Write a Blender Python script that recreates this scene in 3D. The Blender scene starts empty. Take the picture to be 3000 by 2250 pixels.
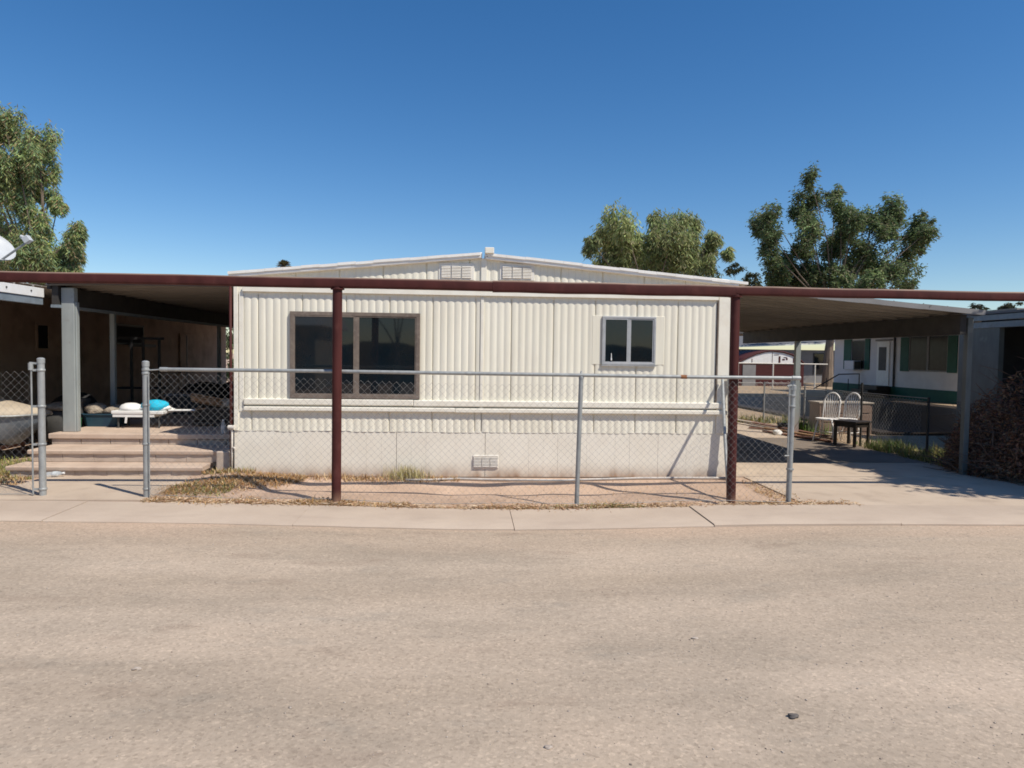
import bpy, math, random
import numpy as np
from mathutils import Vector, Matrix
random.seed(7); RNG = np.random.default_rng(11)
scene = bpy.context.scene
COL = scene.collection
R = math.radians

# ------------------------------------------------------------------ helpers
class MB:
    """collects faces; build() links them as ONE mesh object"""
    def __init__(s): s.v = []; s.f = []; s.c = []
    def poly(s, pts):
        n = len(s.v); s.v += [tuple(p) for p in pts]; s.f.append(tuple(range(n, n + len(pts))))
    def box(s, x0, x1, y0, y1, z0, z1):
        n = len(s.v)
        s.v += [(x0,y0,z0),(x1,y0,z0),(x1,y1,z0),(x0,y1,z0),(x0,y0,z1),(x1,y0,z1),(x1,y1,z1),(x0,y1,z1)]
        s.f += [tuple(n+i for i in q) for q in ((0,3,2,1),(4,5,6,7),(0,1,5,4),(1,2,6,5),(2,3,7,6),(3,0,4,7))]
        return s
    def obox(s, c, u, v, w):
        """box from centre and three half-axis vectors"""
        c, u, v, w = map(Vector, (c, u, v, w)); n = len(s.v)
        for k in (-1, 1):
            for a, b in ((-1,-1),(1,-1),(1,1),(-1,1)):
                s.v.append(tuple(c + a*u + b*v + k*w))
        s.f += [tuple(n+i for i in q) for q in ((0,3,2,1),(4,5,6,7),(0,1,5,4),(1,2,6,5),(2,3,7,6),(3,0,4,7))]
        return s
    def bar(s, p0, p1, w, h):
        p0, p1 = Vector(p0), Vector(p1); d = (p1-p0); L = d.length; d.normalize()
        up = Vector((0,0,1)) if abs(d.z) < .95 else Vector((0,1,0))
        a = d.cross(up).normalized(); b = a.cross(d).normalized()
        return s.obox((p0+p1)/2, d*L/2, a*w/2, b*h/2)
    def tube(s, pts, r, n=10, cap=True):
        pts = [Vector(p) for p in pts]; m = len(pts)
        rs = r if isinstance(r, (list, tuple)) else [r]*m
        base = len(s.v); prev = None
        for i, p in enumerate(pts):
            d = (pts[min(i+1, m-1)] - pts[max(i-1, 0)])
            d = d.normalized() if d.length > 1e-9 else Vector((0,0,1))
            if prev is None:
                up = Vector((0,0,1)) if abs(d.z) < .9 else Vector((0,1,0))
                a = d.cross(up).normalized()
            else:
                a = (prev - d*prev.dot(d))
                a = a.normalized() if a.length > 1e-6 else d.orthogonal().normalized()
            prev = a; b = d.cross(a)
            for k in range(n):
                t = 2*math.pi*k/n
                s.v.append(tuple(p + rs[i]*(math.cos(t)*a + math.sin(t)*b)))
        for i in range(m-1):
            for k in range(n):
                k2 = (k+1) % n
                s.f.append((base+i*n+k, base+i*n+k2, base+(i+1)*n+k2, base+(i+1)*n+k))
        if cap:
            s.f.append(tuple(base+k for k in range(n))[::-1]); s.f.append(tuple(base+(m-1)*n+k for k in range(n)))
        return s
    def lathe(s, prof, c=(0,0,0), n=18):
        base = len(s.v); m = len(prof)
        for r_, z in prof:
            for k in range(n):
                t = 2*math.pi*k/n; s.v.append((c[0]+r_*math.cos(t), c[1]+r_*math.sin(t), c[2]+z))
        for i in range(m-1):
            for k in range(n):
                k2 = (k+1) % n
                s.f.append((base+i*n+k, base+i*n+k2, base+(i+1)*n+k2, base+(i+1)*n+k))
        s.f.append(tuple(base+k for k in range(n))[::-1]); s.f.append(tuple(base+(m-1)*n+k for k in range(n)))
        return s
    def grid(s, P):
        """P[i][j] points"""
        base = len(s.v); a = len(P); b = len(P[0])
        for row in P: s.v += [tuple(p) for p in row]
        for i in range(a-1):
            for j in range(b-1):
                s.f.append((base+i*b+j, base+i*b+j+1, base+(i+1)*b+j+1, base+(i+1)*b+j))
        return s
    def build(s, name, m, parent=None, smooth=False, bev=0, solid=0):
        me = bpy.data.meshes.new(name); me.from_pydata(s.v, [], s.f); me.update()
        if m: me.materials.append(m)
        if smooth: me.polygons.foreach_set('use_smooth', [True]*len(me.polygons)); 
        if smooth == 'auto': me.set_sharp_from_angle(angle=R(35))
        o = bpy.data.objects.new(name, me); COL.objects.link(o)
        if parent is not None: put(o, parent)
        if solid:
            md = o.modifiers.new('solid', 'SOLIDIFY'); md.thickness = solid; md.offset = 0
        if bev:
            md = o.modifiers.new('bevel', 'BEVEL'); md.width = bev; md.segments = 2; md.limit_method = 'ANGLE'
        return o

def put(o, parent):
    o.parent = parent
    if not parent.get('local'):
        p = parent; off = Vector((0,0,0))
        while p is not None: off += p.location; p = p.parent
        o.location = -off

def thing(name, label, cat, loc=(0,0,0), rz=0, group=None, local=False):
    o = bpy.data.objects.new(name, None); COL.objects.link(o)
    o.empty_display_size = .2
    o.location = loc; o.rotation_euler = (0, 0, rz)
    o['label'] = label; o['category'] = cat
    if group: o['group'] = group
    if local: o['local'] = 1
    return o
def tag(o, label, cat, group=None, kind=None):
    o['label'] = label; o['category'] = cat
    if group: o['group'] = group
    if kind: o['kind'] = kind
    return o
def struct(o, label=None):
    o['kind'] = 'structure'
    if label: o['label'] = label
    return o
def dup(root, loc, rz=0, label=None):
    c = root.copy(); COL.objects.link(c); c.location = loc; c.rotation_euler = (0, 0, rz)
    if label: c['label'] = label
    for ch in list(root.children):
        d = ch.copy(); COL.objects.link(d); d.parent = c
        for g in list(ch.children):
            e = g.copy(); COL.objects.link(e); e.parent = d
    return c

def fast_mesh(name, V, Fq, mat_, cols=None, parent=None, smooth=False):
    """V (n,3), Fq (m,4 or 3) numpy, optional per-vertex colours"""
    me = bpy.data.meshes.new(name); k = Fq.shape[1]
    me.vertices.add(len(V)); me.vertices.foreach_set('co', np.ascontiguousarray(V, dtype=np.float32).ravel())
    me.loops.add(Fq.size); me.loops.foreach_set('vertex_index', np.ascontiguousarray(Fq, dtype=np.int32).ravel())
    me.polygons.add(len(Fq)); me.polygons.foreach_set('loop_start', np.arange(0, Fq.size, k, dtype=np.int32))
    me.polygons.foreach_set('loop_total', np.full(len(Fq), k, dtype=np.int32))
    if cols is not None:
        at = me.color_attributes.new('Col', 'FLOAT_COLOR', 'POINT')
        at.data.foreach_set('color', np.hstack([cols, np.ones((len(cols), 1))]).astype(np.float32).ravel())
    if smooth: me.polygons.foreach_set('use_smooth', np.ones(len(Fq), dtype=bool))
    me.update(); me.validate()
    me.materials.append(mat_)
    o = bpy.data.objects.new(name, me); COL.objects.link(o)
    if parent is not None: put(o, parent)
    return o

# ------------------------------------------------------------------ materials
def nd(t, kind, **kw):
    n = t.nodes.new(kind)
    for k, v in kw.items():
        if hasattr(n, k): setattr(n, k, v)
        else: n.inputs[k].default_value = v
    return n
def ramp(t, fac, stops):
    r = t.nodes.new('ShaderNodeValToRGB'); e = r.color_ramp.elements
    while len(e) > 2: e.remove(e[-1])
    for i, (p, c) in enumerate(stops):
        el = e[i] if i < 2 else e.new(p)
        el.position = p; el.color = (*c, 1) if len(c) == 3 else c
    t.links.new(fac, r.inputs[0]); return r.outputs[0]
def mix(t, fac, a, b, mode='MIX'):
    m = t.nodes.new('ShaderNodeMix'); m.data_type = 'RGBA'; m.blend_type = mode
    for i, x in ((0, fac), (6, a), (7, b)):
        if hasattr(x, 'is_linked'): t.links.new(x, m.inputs[i])
        else: m.inputs[i].default_value = (*x, 1) if isinstance(x, (tuple, list)) and len(x) == 3 else x
    return m.outputs[2]
def mathn(t, op, a, b=0., clamp=False):
    m = t.nodes.new('ShaderNodeMath'); m.operation = op; m.use_clamp = clamp
    for i, x in enumerate((a, b)):
        if hasattr(x, 'is_linked'): t.links.new(x, m.inputs[i])
        else: m.inputs[i].default_value = x
    return m.outputs[0]
def pos(t, scale=(1,1,1)):
    g = t.nodes.new('ShaderNodeNewGeometry'); mp = t.nodes.new('ShaderNodeVectorMath'); mp.operation = 'MULTIPLY'
    mp.inputs[1].default_value = scale; t.links.new(g.outputs['Position'], mp.inputs[0]); return mp.outputs[0]
def noise(t, vec, scale, detail=5, rough=.55, lac=2.0):
    n = nd(t, 'ShaderNodeTexNoise', Scale=scale, Detail=detail, Roughness=rough); t.links.new(vec, n.inputs['Vector']); return n.outputs[0]

def mk(name, a, b=None, scale=4, stretch=(1,1,1), lo=.35, hi=.65, c=None, cscale=1., clo=.5, chi=.75, cstretch=(1,1,1), camt=1.,
       rough=.8, metal=0, spec=.3, bump=0, bscale=60, bdist=.01, base_dirt=None, fine=0, fscale=300, coat=0):
    m = bpy.data.materials.new(name); m.use_nodes = True; t = m.node_tree; t.nodes.clear()
    out = t.nodes.new('ShaderNodeOutputMaterial'); p = t.nodes.new('ShaderNodeBsdfPrincipled'); t.links.new(p.outputs[0], out.inputs[0])
    p.inputs['Roughness'].default_value = rough; p.inputs['Metallic'].default_value = metal
    p.inputs['Specular IOR Level'].default_value = spec
    b = b or tuple(x*.85 for x in a)
    col = ramp(t, noise(t, pos(t, stretch), scale), [(lo, a), (hi, b)])
    if c is not None:
        f = ramp(t, noise(t, pos(t, cstretch), cscale, 6, .6), [(clo, (0,0,0)), (chi, (camt,)*3)])
        col = mix(t, f, col, c)
    if fine:
        f = ramp(t, noise(t, pos(t), fscale, 2, .5), [(.3, (1-fine,)*3), (.7, (1+fine,)*3)])
        col = mix(t, 1., col, f, 'MULTIPLY')
    if base_dirt:                       # grime creeping up from the ground: (colour, height)
        dc, h = base_dirt
        g = t.nodes.new('ShaderNodeSeparateXYZ'); t.links.new(pos(t), g.inputs[0])
        nz = noise(t, pos(t, (1,1,.4)), 5, 5)
        k = mathn(t, 'SUBTRACT', 1.15, mathn(t, 'DIVIDE', g.outputs[2], h))
        k = mathn(t, 'MULTIPLY', k, mathn(t, 'MULTIPLY', nz, 1.5), True)
        col = mix(t, mathn(t, 'POWER', k, 1.6, True), col, dc)
    t.links.new(col, p.inputs['Base Color'])
    if bump:
        bn = nd(t, 'ShaderNodeBump', Strength=bump, Distance=bdist)
        t.links.new(noise(t, pos(t), bscale, 4, .6), bn.inputs['Height']); t.links.new(bn.outputs[0], p.inputs['Normal'])
    return m
def leafmat(name, trans=.25, rough=.6):
    m = bpy.data.materials.new(name); m.use_nodes = True; t = m.node_tree; t.nodes.clear()
    out = t.nodes.new('ShaderNodeOutputMaterial'); p = t.nodes.new('ShaderNodeBsdfPrincipled')
    at = nd(t, 'ShaderNodeAttribute', attribute_name='Col'); t.links.new(at.outputs['Color'], p.inputs['Base Color'])
    p.inputs['Roughness'].default_value = rough; p.inputs['Specular IOR Level'].default_value = .25
    tr = t.nodes.new('ShaderNodeBsdfTranslucent'); t.links.new(at.outputs['Color'], tr.inputs[0])
    mx = t.nodes.new('ShaderNodeMixShader'); mx.inputs[0].default_value = trans
    t.links.new(p.outputs[0], mx.inputs[1]); t.links.new(tr.outputs[0], mx.inputs[2]); t.links.new(mx.outputs[0], out.inputs[0])
    return m
def clearmat(name, col, alpha):
    m = bpy.data.materials.new(name); m.use_nodes = True; p = m.node_tree.nodes['Principled BSDF']
    p.inputs['Base Color'].default_value = (*col, 1); p.inputs['Roughness'].default_value = .08; p.inputs['Alpha'].default_value = alpha
    return m

M = dict(
 siding=mk('siding_paint', (.80,.765,.65), (.75,.71,.59), 3, (1,1,.25), c=(.56,.50,.43), cscale=9, cstretch=(2.2,1,.12), clo=.52, chi=.85, camt=.45, rough=.55, bump=.15, bscale=25, bdist=.004),
 trim=mk('trim_paint', (.82,.785,.685), (.765,.72,.615), 6, (1,1,1), c=(.58,.5,.42), cscale=7, clo=.6, chi=.85, camt=.5, rough=.5),
 skirt=mk('skirt_paint', (.82,.77,.665), (.77,.715,.61), 2.5, c=(.66,.58,.49), cscale=3, clo=.55, chi=.9, camt=.5, rough=.65, base_dirt=((.33,.21,.135), .2)),
 roofw=mk('roof_coating', (.84,.82,.78), (.78,.75,.70), 5, (1,.3,1), c=(.42,.37,.32), cscale=12, clo=.64, chi=.82, camt=.5, rough=.6, bump=.2, bscale=30),
 maroon=mk('maroon_paint', (.078,.021,.018), (.056,.015,.013), 6, (1,1,.4), c=(.15,.06,.05), cscale=5, clo=.58, chi=.88, camt=.5, rough=.6, spec=.2, bump=.1, bscale=40, bdist=.003, base_dirt=((.26,.15,.1), .14)),
 galv=mk('galvanised_steel', (.37,.38,.37), (.28,.29,.285), 14, (1,1,.5), c=(.2,.2,.2), cscale=22, clo=.5, chi=.8, camt=.5, rough=.5, metal=.25, spec=.5),
 wire=mk('chain_link_wire', (.36,.35,.33), (.27,.26,.25), 5, rough=.55, metal=.2),
 rust=mk('rusty_steel', (.34,.15,.06), (.2,.09,.05), 30, rough=.9),
 bluegrey=mk('blue_grey_steel', (.21,.25,.285), (.165,.2,.23), 5, rough=.5, c=(.16,.17,.18), cscale=8),
 postgrey=mk('grey_post_paint', (.32,.345,.335), (.265,.29,.285), 7, (1,1,.3), c=(.24,.24,.22), cscale=10, clo=.58, chi=.8, rough=.55, base_dirt=((.42,.26,.2), .56)),
 shadegrey=mk('shade_darkened_grey', (.13,.14,.135), (.10,.11,.105), 7, (1,1,.3), c=(.2,.2,.19), cscale=4, clo=.6, chi=.8, rough=.6),  # grey darkened to carry the shade on carport post and wall
 shadeslab=mk('shade_darkened_concrete', (.25,.2,.16), (.19,.155,.125), 1.2, c=(.11,.095,.085), cscale=2, clo=.5, chi=.8, camt=.6, rough=.9, bump=.3, bscale=120, bdist=.004, fine=.1, fscale=220),  # shade under the carport put into the tone of this blotchy concrete
 darkbeam=mk('dark_beam', (.05,.046,.042), (.035,.032,.03), 5, rough=.7),
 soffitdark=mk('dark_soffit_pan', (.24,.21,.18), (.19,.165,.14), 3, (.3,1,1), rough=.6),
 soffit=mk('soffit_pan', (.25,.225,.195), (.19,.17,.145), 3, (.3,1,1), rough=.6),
 concrete=mk('concrete', (.52,.42,.325), (.46,.365,.28), 1.6, c=(.31,.24,.19), cscale=3.2, clo=.52, chi=.8, camt=.55, rough=.9, bump=.3, bscale=120, bdist=.004, fine=.1, fscale=220),
 sidewalk=mk('sidewalk_concrete', (.495,.40,.315), (.44,.35,.275), 1.3, c=(.32,.25,.2), cscale=2.6, cstretch=(.6,1.6,1), clo=.52, chi=.82, camt=.5, rough=.9, bump=.3, bscale=120, bdist=.004, fine=.09, fscale=200),
 steps=mk('step_concrete', (.56,.44,.345), (.50,.38,.295), 2.2, c=(.29,.21,.165), cscale=5, clo=.5, chi=.8, camt=.5, rough=.9, bump=.35, bscale=90, bdist=.005, fine=.08, fscale=180),
 block=mk('cement_block', (.50,.41,.335), (.44,.355,.285), 3, c=(.26,.2,.16), cscale=6, clo=.5, chi=.8, camt=.5, rough=.95, bump=.5, bscale=80, bdist=.006),
 bronze=mk('weathered_bronze_frame', (.20,.16,.13), (.15,.118,.097), 9, c=(.30,.26,.22), cscale=14, clo=.5, chi=.75, camt=.6, rough=.6),
 alu=mk('aluminium_frame', (.47,.475,.48), (.40,.405,.41), 9, rough=.4, metal=.3),
 interior=mk('dark_interior', (.012,.012,.013), (.008,.008,.009), 3, rough=.9),
 ventm=mk('vent_plate', (.78,.745,.68), (.7,.665,.6), 10, rough=.5),
 ventdark=mk('vent_slot', (.22,.14,.12), (.17,.11,.09), 10, rough=.8),
 dust=mk('lot_dirt', (.535,.385,.285), (.475,.335,.24), .5, c=(.34,.225,.16), cscale=1.6, clo=.48, chi=.75, camt=.6, rough=.95, bump=.6, bscale=35, bdist=.02, fine=.14, fscale=110),
 gravelyard=mk('gravel_yard', (.43,.32,.21), (.34,.245,.16), 1.2, rough=.95, bump=.8, bscale=50, bdist=.02, fine=.3, fscale=45),
 white=mk('white_plastic', (.78,.78,.76), (.72,.71,.68), 8, rough=.5),
 cyan=mk('cyan_cloth', (.02,.47,.66), (.015,.38,.58), 9, rough=.7, bump=.5, bscale=14, bdist=.03),
 wood=mk('raw_wood', (.34,.2,.105), (.24,.13,.065), 8, (3,1,8), c=(.42,.29,.18), cscale=9, rough=.8),
 lumber=mk('weathered_lumber', (.25,.12,.075), (.16,.08,.055), 4, (4,.3,4), rough=.85),
 dark=mk('black_plastic', (.022,.022,.024), (.035,.035,.036), 5, rough=.55),
 darkgrey=mk('dark_grey_plastic', (.075,.073,.07), (.055,.054,.052), 5, rough=.6),
 teal=mk('navy_tub_plastic', (.025,.07,.095), (.02,.05,.085), 5, rough=.45),
 green=mk('green_paint', (.015,.085,.058), (.011,.068,.047), 5, rough=.6),
 greenplastic=mk('green_plastic', (.03,.17,.06), None, 5, rough=.5),
 tan=mk('tan_cover', (.48,.41,.32), (.42,.35,.27), 4, c=(.3,.25,.19), cscale=4, clo=.55, chi=.8, camt=.5, rough=.8, bump=.3, bscale=12, bdist=.02),
 hull=mk('boat_hull_metal', (.24,.275,.31), (.17,.2,.23), 4, rough=.5, c=(.25,.26,.27), cscale=5),
 bag=mk('crumpled_bag', (.40,.34,.27), (.27,.23,.18), 14, rough=.8, bump=.8, bscale=22, bdist=.04),
 leftwall=mk('brown_stucco', (.52,.37,.27), (.44,.305,.225), 2, rough=.9, c=(.28,.2,.145), cscale=1.5),
 awnroof=mk('neighbour_awning', (.3,.27,.24), None, 3, rough=.7),
 glassdark=mk('dark_glass', (.005,.009,.013), (.008,.014,.019), 1.2, c=(.012,.013,.015), cscale=1.6, clo=.45, chi=.6, rough=.03, spec=.45),
 glassfar=mk('dim_glass', (.03,.03,.032), (.02,.02,.022), 3, rough=.2, spec=.1),
 nbrwhite=mk('neighbour_white_siding', (.62,.61,.63), (.56,.55,.57), 2, rough=.6),
 grey=mk('grey_siding', (.24,.235,.235), (.2,.195,.195), 2, rough=.7),
 barnred=mk('barn_red_siding', (.075,.018,.018), (.055,.014,.014), 3, (1,1,6), rough=.7),
 chairw=mk('chipped_white_paint', (.82,.79,.75), (.76,.72,.67), 18, c=(.33,.26,.2), cscale=30, clo=.62, chi=.72, rough=.6),
 chairb=mk('dark_stained_wood', (.05,.038,.03), (.035,.027,.022), 12, rough=.5),
 deskm=mk('brown_veneer', (.27,.185,.14), (.21,.14,.105), 6, (1,1,5), rough=.5),
 bark=mk('tree_bark', (.22,.17,.13), (.13,.10,.075), 4, (2,2,.4), rough=.95, bump=.6, bscale=20),
 palebark=mk('pale_bark', (.48,.42,.35), (.3,.25,.2), 3, (2,2,.4), rough=.9),
 hose=mk('pale_hose', (.52,.49,.45), (.42,.39,.36), 8, rough=.6),
 pvc=mk('pvc_pipe', (.74,.70,.63), (.62,.56,.49), 9, rough=.5),
 dish=mk('dish_enamel', (.50,.52,.53), (.45,.46,.47), 4, rough=.45),
 twig=mk('dry_twig', (.17,.11,.075), (.1,.065,.047), 12, rough=.95),
 pebl=mk('pale_pebble', (.48,.42,.36), (.36,.3,.25), 40, rough=.9),
 pebd=mk('dark_pebble', (.17,.145,.125), (.25,.2,.165), 40, rough=.9),
 clod=mk('dark_clod', (.09,.08,.075), (.13,.115,.105), 40, rough=.95),
 clear=clearmat('clear_plastic', (.75,.8,.82), .35),
 leaf=leafmat('leaf', .38), dryleaf=leafmat('dry_grass_blades', .2, .8),
 roofgrey=mk('roof_shingle', (.16,.16,.17), (.12,.12,.13), 6, rough=.85),
)
def road_material():
    m = bpy.data.materials.new('dusty_asphalt'); m.use_nodes = True; t = m.node_tree; t.nodes.clear()
    out = t.nodes.new('ShaderNodeOutputMaterial'); p = t.nodes.new('ShaderNodeBsdfPrincipled'); t.links.new(p.outputs[0], out.inputs[0])
    p.inputs['Roughness'].default_value = .92; p.inputs['Specular IOR Level'].default_value = .2
    big = noise(t, pos(t, (.55,1.1,1)), .9, 6, .62)
    col = ramp(t, big, [(.30, (.355,.29,.225)), (.5, (.44,.355,.275)), (.68, (.485,.387,.298))])
    # drifts of pink dust near the kerb, grey bare asphalt in patches
    warm = ramp(t, noise(t, pos(t, (.5,1,1)), .55, 4), [(.52, (0,0,0)), (.78, (.55,)*3)])
    col = mix(t, warm, col, (.46,.36,.265))
    bare = ramp(t, noise(t, pos(t, (.7,1.8,1)), 1.7, 8, .7), [(.56, (0,0,0)), (.76, (.62,)*3)])
    col = mix(t, bare, col, (.27,.243,.203))
    lanes = ramp(t, noise(t, pos(t, (.10,.75,1)), 1.15, 5, .6), [(.36, (.86,.855,.84)), (.64, (1.10,1.10,1.10))])
    col = mix(t, 1., col, lanes, 'MULTIPLY')
    sy = t.nodes.new('ShaderNodeSeparateXYZ'); t.links.new(pos(t), sy.inputs[0])
    edge = mathn(t, 'MULTIPLY', mathn(t, 'SUBTRACT', sy.outputs[1], 5.75), 1.3, True)
    edge = mathn(t, 'MULTIPLY', edge, ramp(t, noise(t, pos(t, (.35,1.4,1)), 1.3, 5), [(.38, (.15,)*3), (.62, (1,1,1))]), True)
    col = mix(t, edge, col, (.49,.365,.27))
    spots = ramp(t, noise(t, pos(t, (.8,2.2,1)), 1.1, 5, .6), [(.60, (0,0,0)), (.72, (.5,)*3)])
    col = mix(t, spots, col, (.27,.20,.15))
    # the grain of the chippings
    v = nd(t, 'ShaderNodeTexVoronoi', Scale=70.); t.links.new(pos(t), v.inputs['Vector'])
    sp = t.nodes.new('ShaderNodeSeparateColor'); t.links.new(v.outputs['Color'], sp.inputs[0])
    g1 = ramp(t, sp.outputs[0], [(0, (.80,.795,.79)), (.2, (.95,.95,.95)), (.85, (1.03,1.03,1.03)), (1, (1.2,1.195,1.18))])
    col = mix(t, 1., col, g1, 'MULTIPLY')
    g2 = ramp(t, noise(t, pos(t), 26, 5, .75), [(.3, (.89,.885,.88)), (.7, (1.09,1.09,1.09))])
    col = mix(t, 1., col, g2, 'MULTIPLY')
    t.links.new(col, p.inputs['Base Color'])
    bn = nd(t, 'ShaderNodeBump', Strength=.4, Distance=.007); t.links.new(noise(t, pos(t), 90, 4, .7), bn.inputs['Height'])
    t.links.new(bn.outputs[0], p.inputs['Normal'])
    return m
M['road'] = road_material()
def dusty_top(src, name, dust):
    m = M[src].copy(); m.name = name; t = m.node_tree; p = next(n for n in t.nodes if n.type == 'BSDF_PRINCIPLED')
    old = p.inputs['Base Color'].links[0].from_socket
    g = t.nodes.new('ShaderNodeNewGeometry'); x = t.nodes.new('ShaderNodeSeparateXYZ'); t.links.new(g.outputs['Normal'], x.inputs[0])
    k = mathn(t, 'MULTIPLY', ramp(t, x.outputs[2], [(.15, (0,0,0)), (.8, (1,1,1))]), noise(t, pos(t, (.6,1,1)), 2.5))
    t.links.new(mix(t, mathn(t, 'MULTIPLY', k, 1.5, True), old, dust), p.inputs['Base Color']); return m
M['maroonbeam'] = dusty_top('maroon', 'dusty_maroon_beam', (.34,.24,.18))

# ------------------------------------------------------------------ terrain
def sstep(a, b, x): x = np.clip((x-a)/(b-a), 0, 1); return x*x*(3-2*x)
def gz(x, y):
    """ground height: the roadside sags a little in the middle of the lot"""
    x = np.asarray(x, float); y = np.asarray(y, float)
    s = -.065*np.exp(-((x-.2)/2.2)**2)*sstep(1, 5, y)*(1-sstep(8.2, 9.05, y))
    s = s + .09*np.exp(-((x+3.0)/.55)**2-((y-8.95)/.35)**2)
    return s
def soil(x, y):
    bed = sstep(-3.45, -3.1, x)*(1-sstep(3.5, 3.8, x))*sstep(7.25, 7.5, y)*(1-sstep(8.7, 9.0, y))
    return gz(x, y) + bed*(.018*np.sin(3.1*x+1)*np.sin(4.2*y) + .012*np.sin(7.3*x)*np.cos(6*y+x))
def lin(a, b, d): return list(np.linspace(a, b, int(round((b-a)/d))+1))
gxs = [-600,-250,-120,-60,-30,-18] + lin(-12, 12, .2) + [18,30,60,120,250,600]
gys = [-600,-250,-120,-60,-30,-12,-4] + lin(0, 5.6, .8) + lin(5.8, 9.6, .1) + lin(10, 20, .5) + [26,40,60,120,250,600]
X, Y = np.meshgrid(gxs, gys); Z = soil(X, Y) - .035*(1-sstep(6.6, 7.1, Y))
mb = MB(); mb.grid(np.dstack([X, Y, Z]).tolist())
struct(mb.build('ground', M['dust'], smooth=True))
rxs = [-90,-40,-20] + lin(-12, 12, .4) + [20,40,90]; rys = [-11,-6,-2] + lin(0, 6.9, .3)
X, Y = np.meshgrid(rxs, rys); mb = MB(); mb.grid(np.dstack([X, Y, gz(X, Y)]).tolist())
struct(mb.build('road', M['road'], smooth=True))

# sidewalk: separate slabs with joints
front = lambda x: 6.60-.028*x
back = lambda x: 7.40-.03*x
mb = MB()
joints = [-22,-16,-12,-9.2,-6.6]+[-4.05,-1.68,.47,2.45,4.35,6.3,8.6,11,14,18,24]
tilts = [0,0,0,0,.002,-.002,.003,.0,.012,.007,.004,.004,0,0,0,0]
for i in range(len(joints)-1):
    a, b = joints[i]+.0035, joints[i+1]-.0035; n = max(2, int((b-a)/.3)); sk = (-.22, .0, .15)[i % 3] if i < 7 else (.2, .26)[i % 2]
    rows = []
    wob = [random.uniform(-.012, .012) for _ in range(n+1)]
    for j in range(n+1):
        x = a+(b-a)*j/n; yf, yb = front(x)+wob[j]*.5, back(x)+wob[j]
        sh = .15*(1 if (j == 0 or j == n) else 1)
        zf, zb = float(gz(x, yf))+.018+tilts[i], float(gz(x, yb))+.03+tilts[i]
        ym = (yf+yb)/2
        rows.append([(x, yf, zf-.12), (x, yf, zf-.008), (x, yf+.012, zf), (x, ym, (zf+zb)/2), (x, yb-.01, zb), (x, yb, zb-.01), (x, yb, zb-.14)])
    mb.grid(rows)
    for r_ in (rows[0][::-1], rows[-1]): mb.poly(r_)
struct(mb.build('sidewalk', M['sidewalk'], smooth='auto'))

# walkway to the steps and the driveway slab under the carport
mb = MB()
def slab(x0, x1, y0, y1, z, th=.1, n=6):
    rows = []
    for i in range(n+1):
        x = x0+(x1-x0)*i/n
        rows.append([(x, y0, z-th), (x, y0, z), (x, (y0+y1)/2, z), (x, y1, z), (x, y1, z-th)])
    mb.grid(rows); mb.poly(rows[0][::-1]); mb.poly(rows[-1])
slab(-5.35, -3.52, 7.58, 9.12, .03); slab(-9.5, -5.36, 7.58, 8.42, .026)
struct(mb.build('walkway', M['concrete']))
mb = MB()
slab(3.83, 7.35, 7.30, 9.145, .014); slab(3.62, 7.35, 9.155, 10.38, .018); slab(3.62, 7.35, 13.61, 18.2, .026); slab(7.36, 9.6, 7.25, 8.3, .022)
struct(mb.build('driveway', M['concrete']))
mb = MB(); slab(3.62, 7.35, 10.39, 13.6, .022); struct(mb.build('carport_floor', M['shadeslab']))
mb = MB()
mb.poly([(7.4,8.6,.008),(30,8.6,.008),(45,48,.008),(5.8,48,.008),(5.8,18.3,.008),(7.4,18.3,.008)])
struct(mb.build('gravel_yard', M['gravelyard']))

# ------------------------------------------------------------------ the mobile home
FY = 9.11; XL, XR, XS = -3.05, 3.57, .18; BY = FY+17
home = thing('mobile_home', 'cream corrugated double-wide mobile home with a low gable roof behind the maroon posts', 'mobile home', (.2, FY, 0))
RZ = 2.985; EL, ER = 2.66, 2.70
def roofz(x): return RZ-(RZ-EL)*(XS-x)/(XS-XL) if x < XS else RZ-(RZ-ER)*(x-XS)/(XR-XS)
P = .0945
def prof(x):
    u = (x/P) % 1.0
    if int(math.floor(x/P)) % 6 == 0 and (u < .07 or u > .96): return .012
    return -.011*(abs(math.sin(math.pi*u))**.6)
def sheet(x0, x1, zb, zt, ztop=None, yy=FY, rag=0):
    """corrugated sheet facing the street"""
    mb = MB(); n = int((x1-x0)/P*8); rows = [[], [], []]
    rj = {}
    for i in range(n+1):
        x = x0+(x1-x0)*i/n; y = yy+prof(x)
        k = int(x/.31); rj.setdefault(k, random.uniform(-1, 1))
        zbb = zb+rag*rj[k]
        zz = ztop(x) if ztop else zt
        rows[0].append((x, y-abs(rag)*.4*(rj[k]+1)*.5, zbb)); rows[1].append((x, y, zbb+.1*(zz-zbb))); rows[2].append((x, y, zz))
    mb.grid(rows); return mb
sheet(XL+.13, XS-.004, .955, 2.44).build('siding', M['siding'], home, smooth='auto')
sheet(XS+.012, XR-.20, .955, 2.44).build('siding', M['siding'], home, smooth='auto')
sheet(XL+.02, XS-.004, .615, .90, rag=.009).build('lower_siding', M['siding'], home, smooth='auto')
sheet(XS+.012, XR-.02, .612, .90, rag=.006).build('lower_siding', M['siding'], home, smooth='auto')
sheet(XL+.03, XS-.02, 2.40, 3, ztop=lambda x: roofz(x)-.01).build('gable_siding', M['siding'], home, smooth='auto')
sheet(XS+.02, XR-.05, 2.40, 3, ztop=lambda x: roofz(x)-.01).build('gable_siding', M['siding'], home, smooth='auto')
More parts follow.
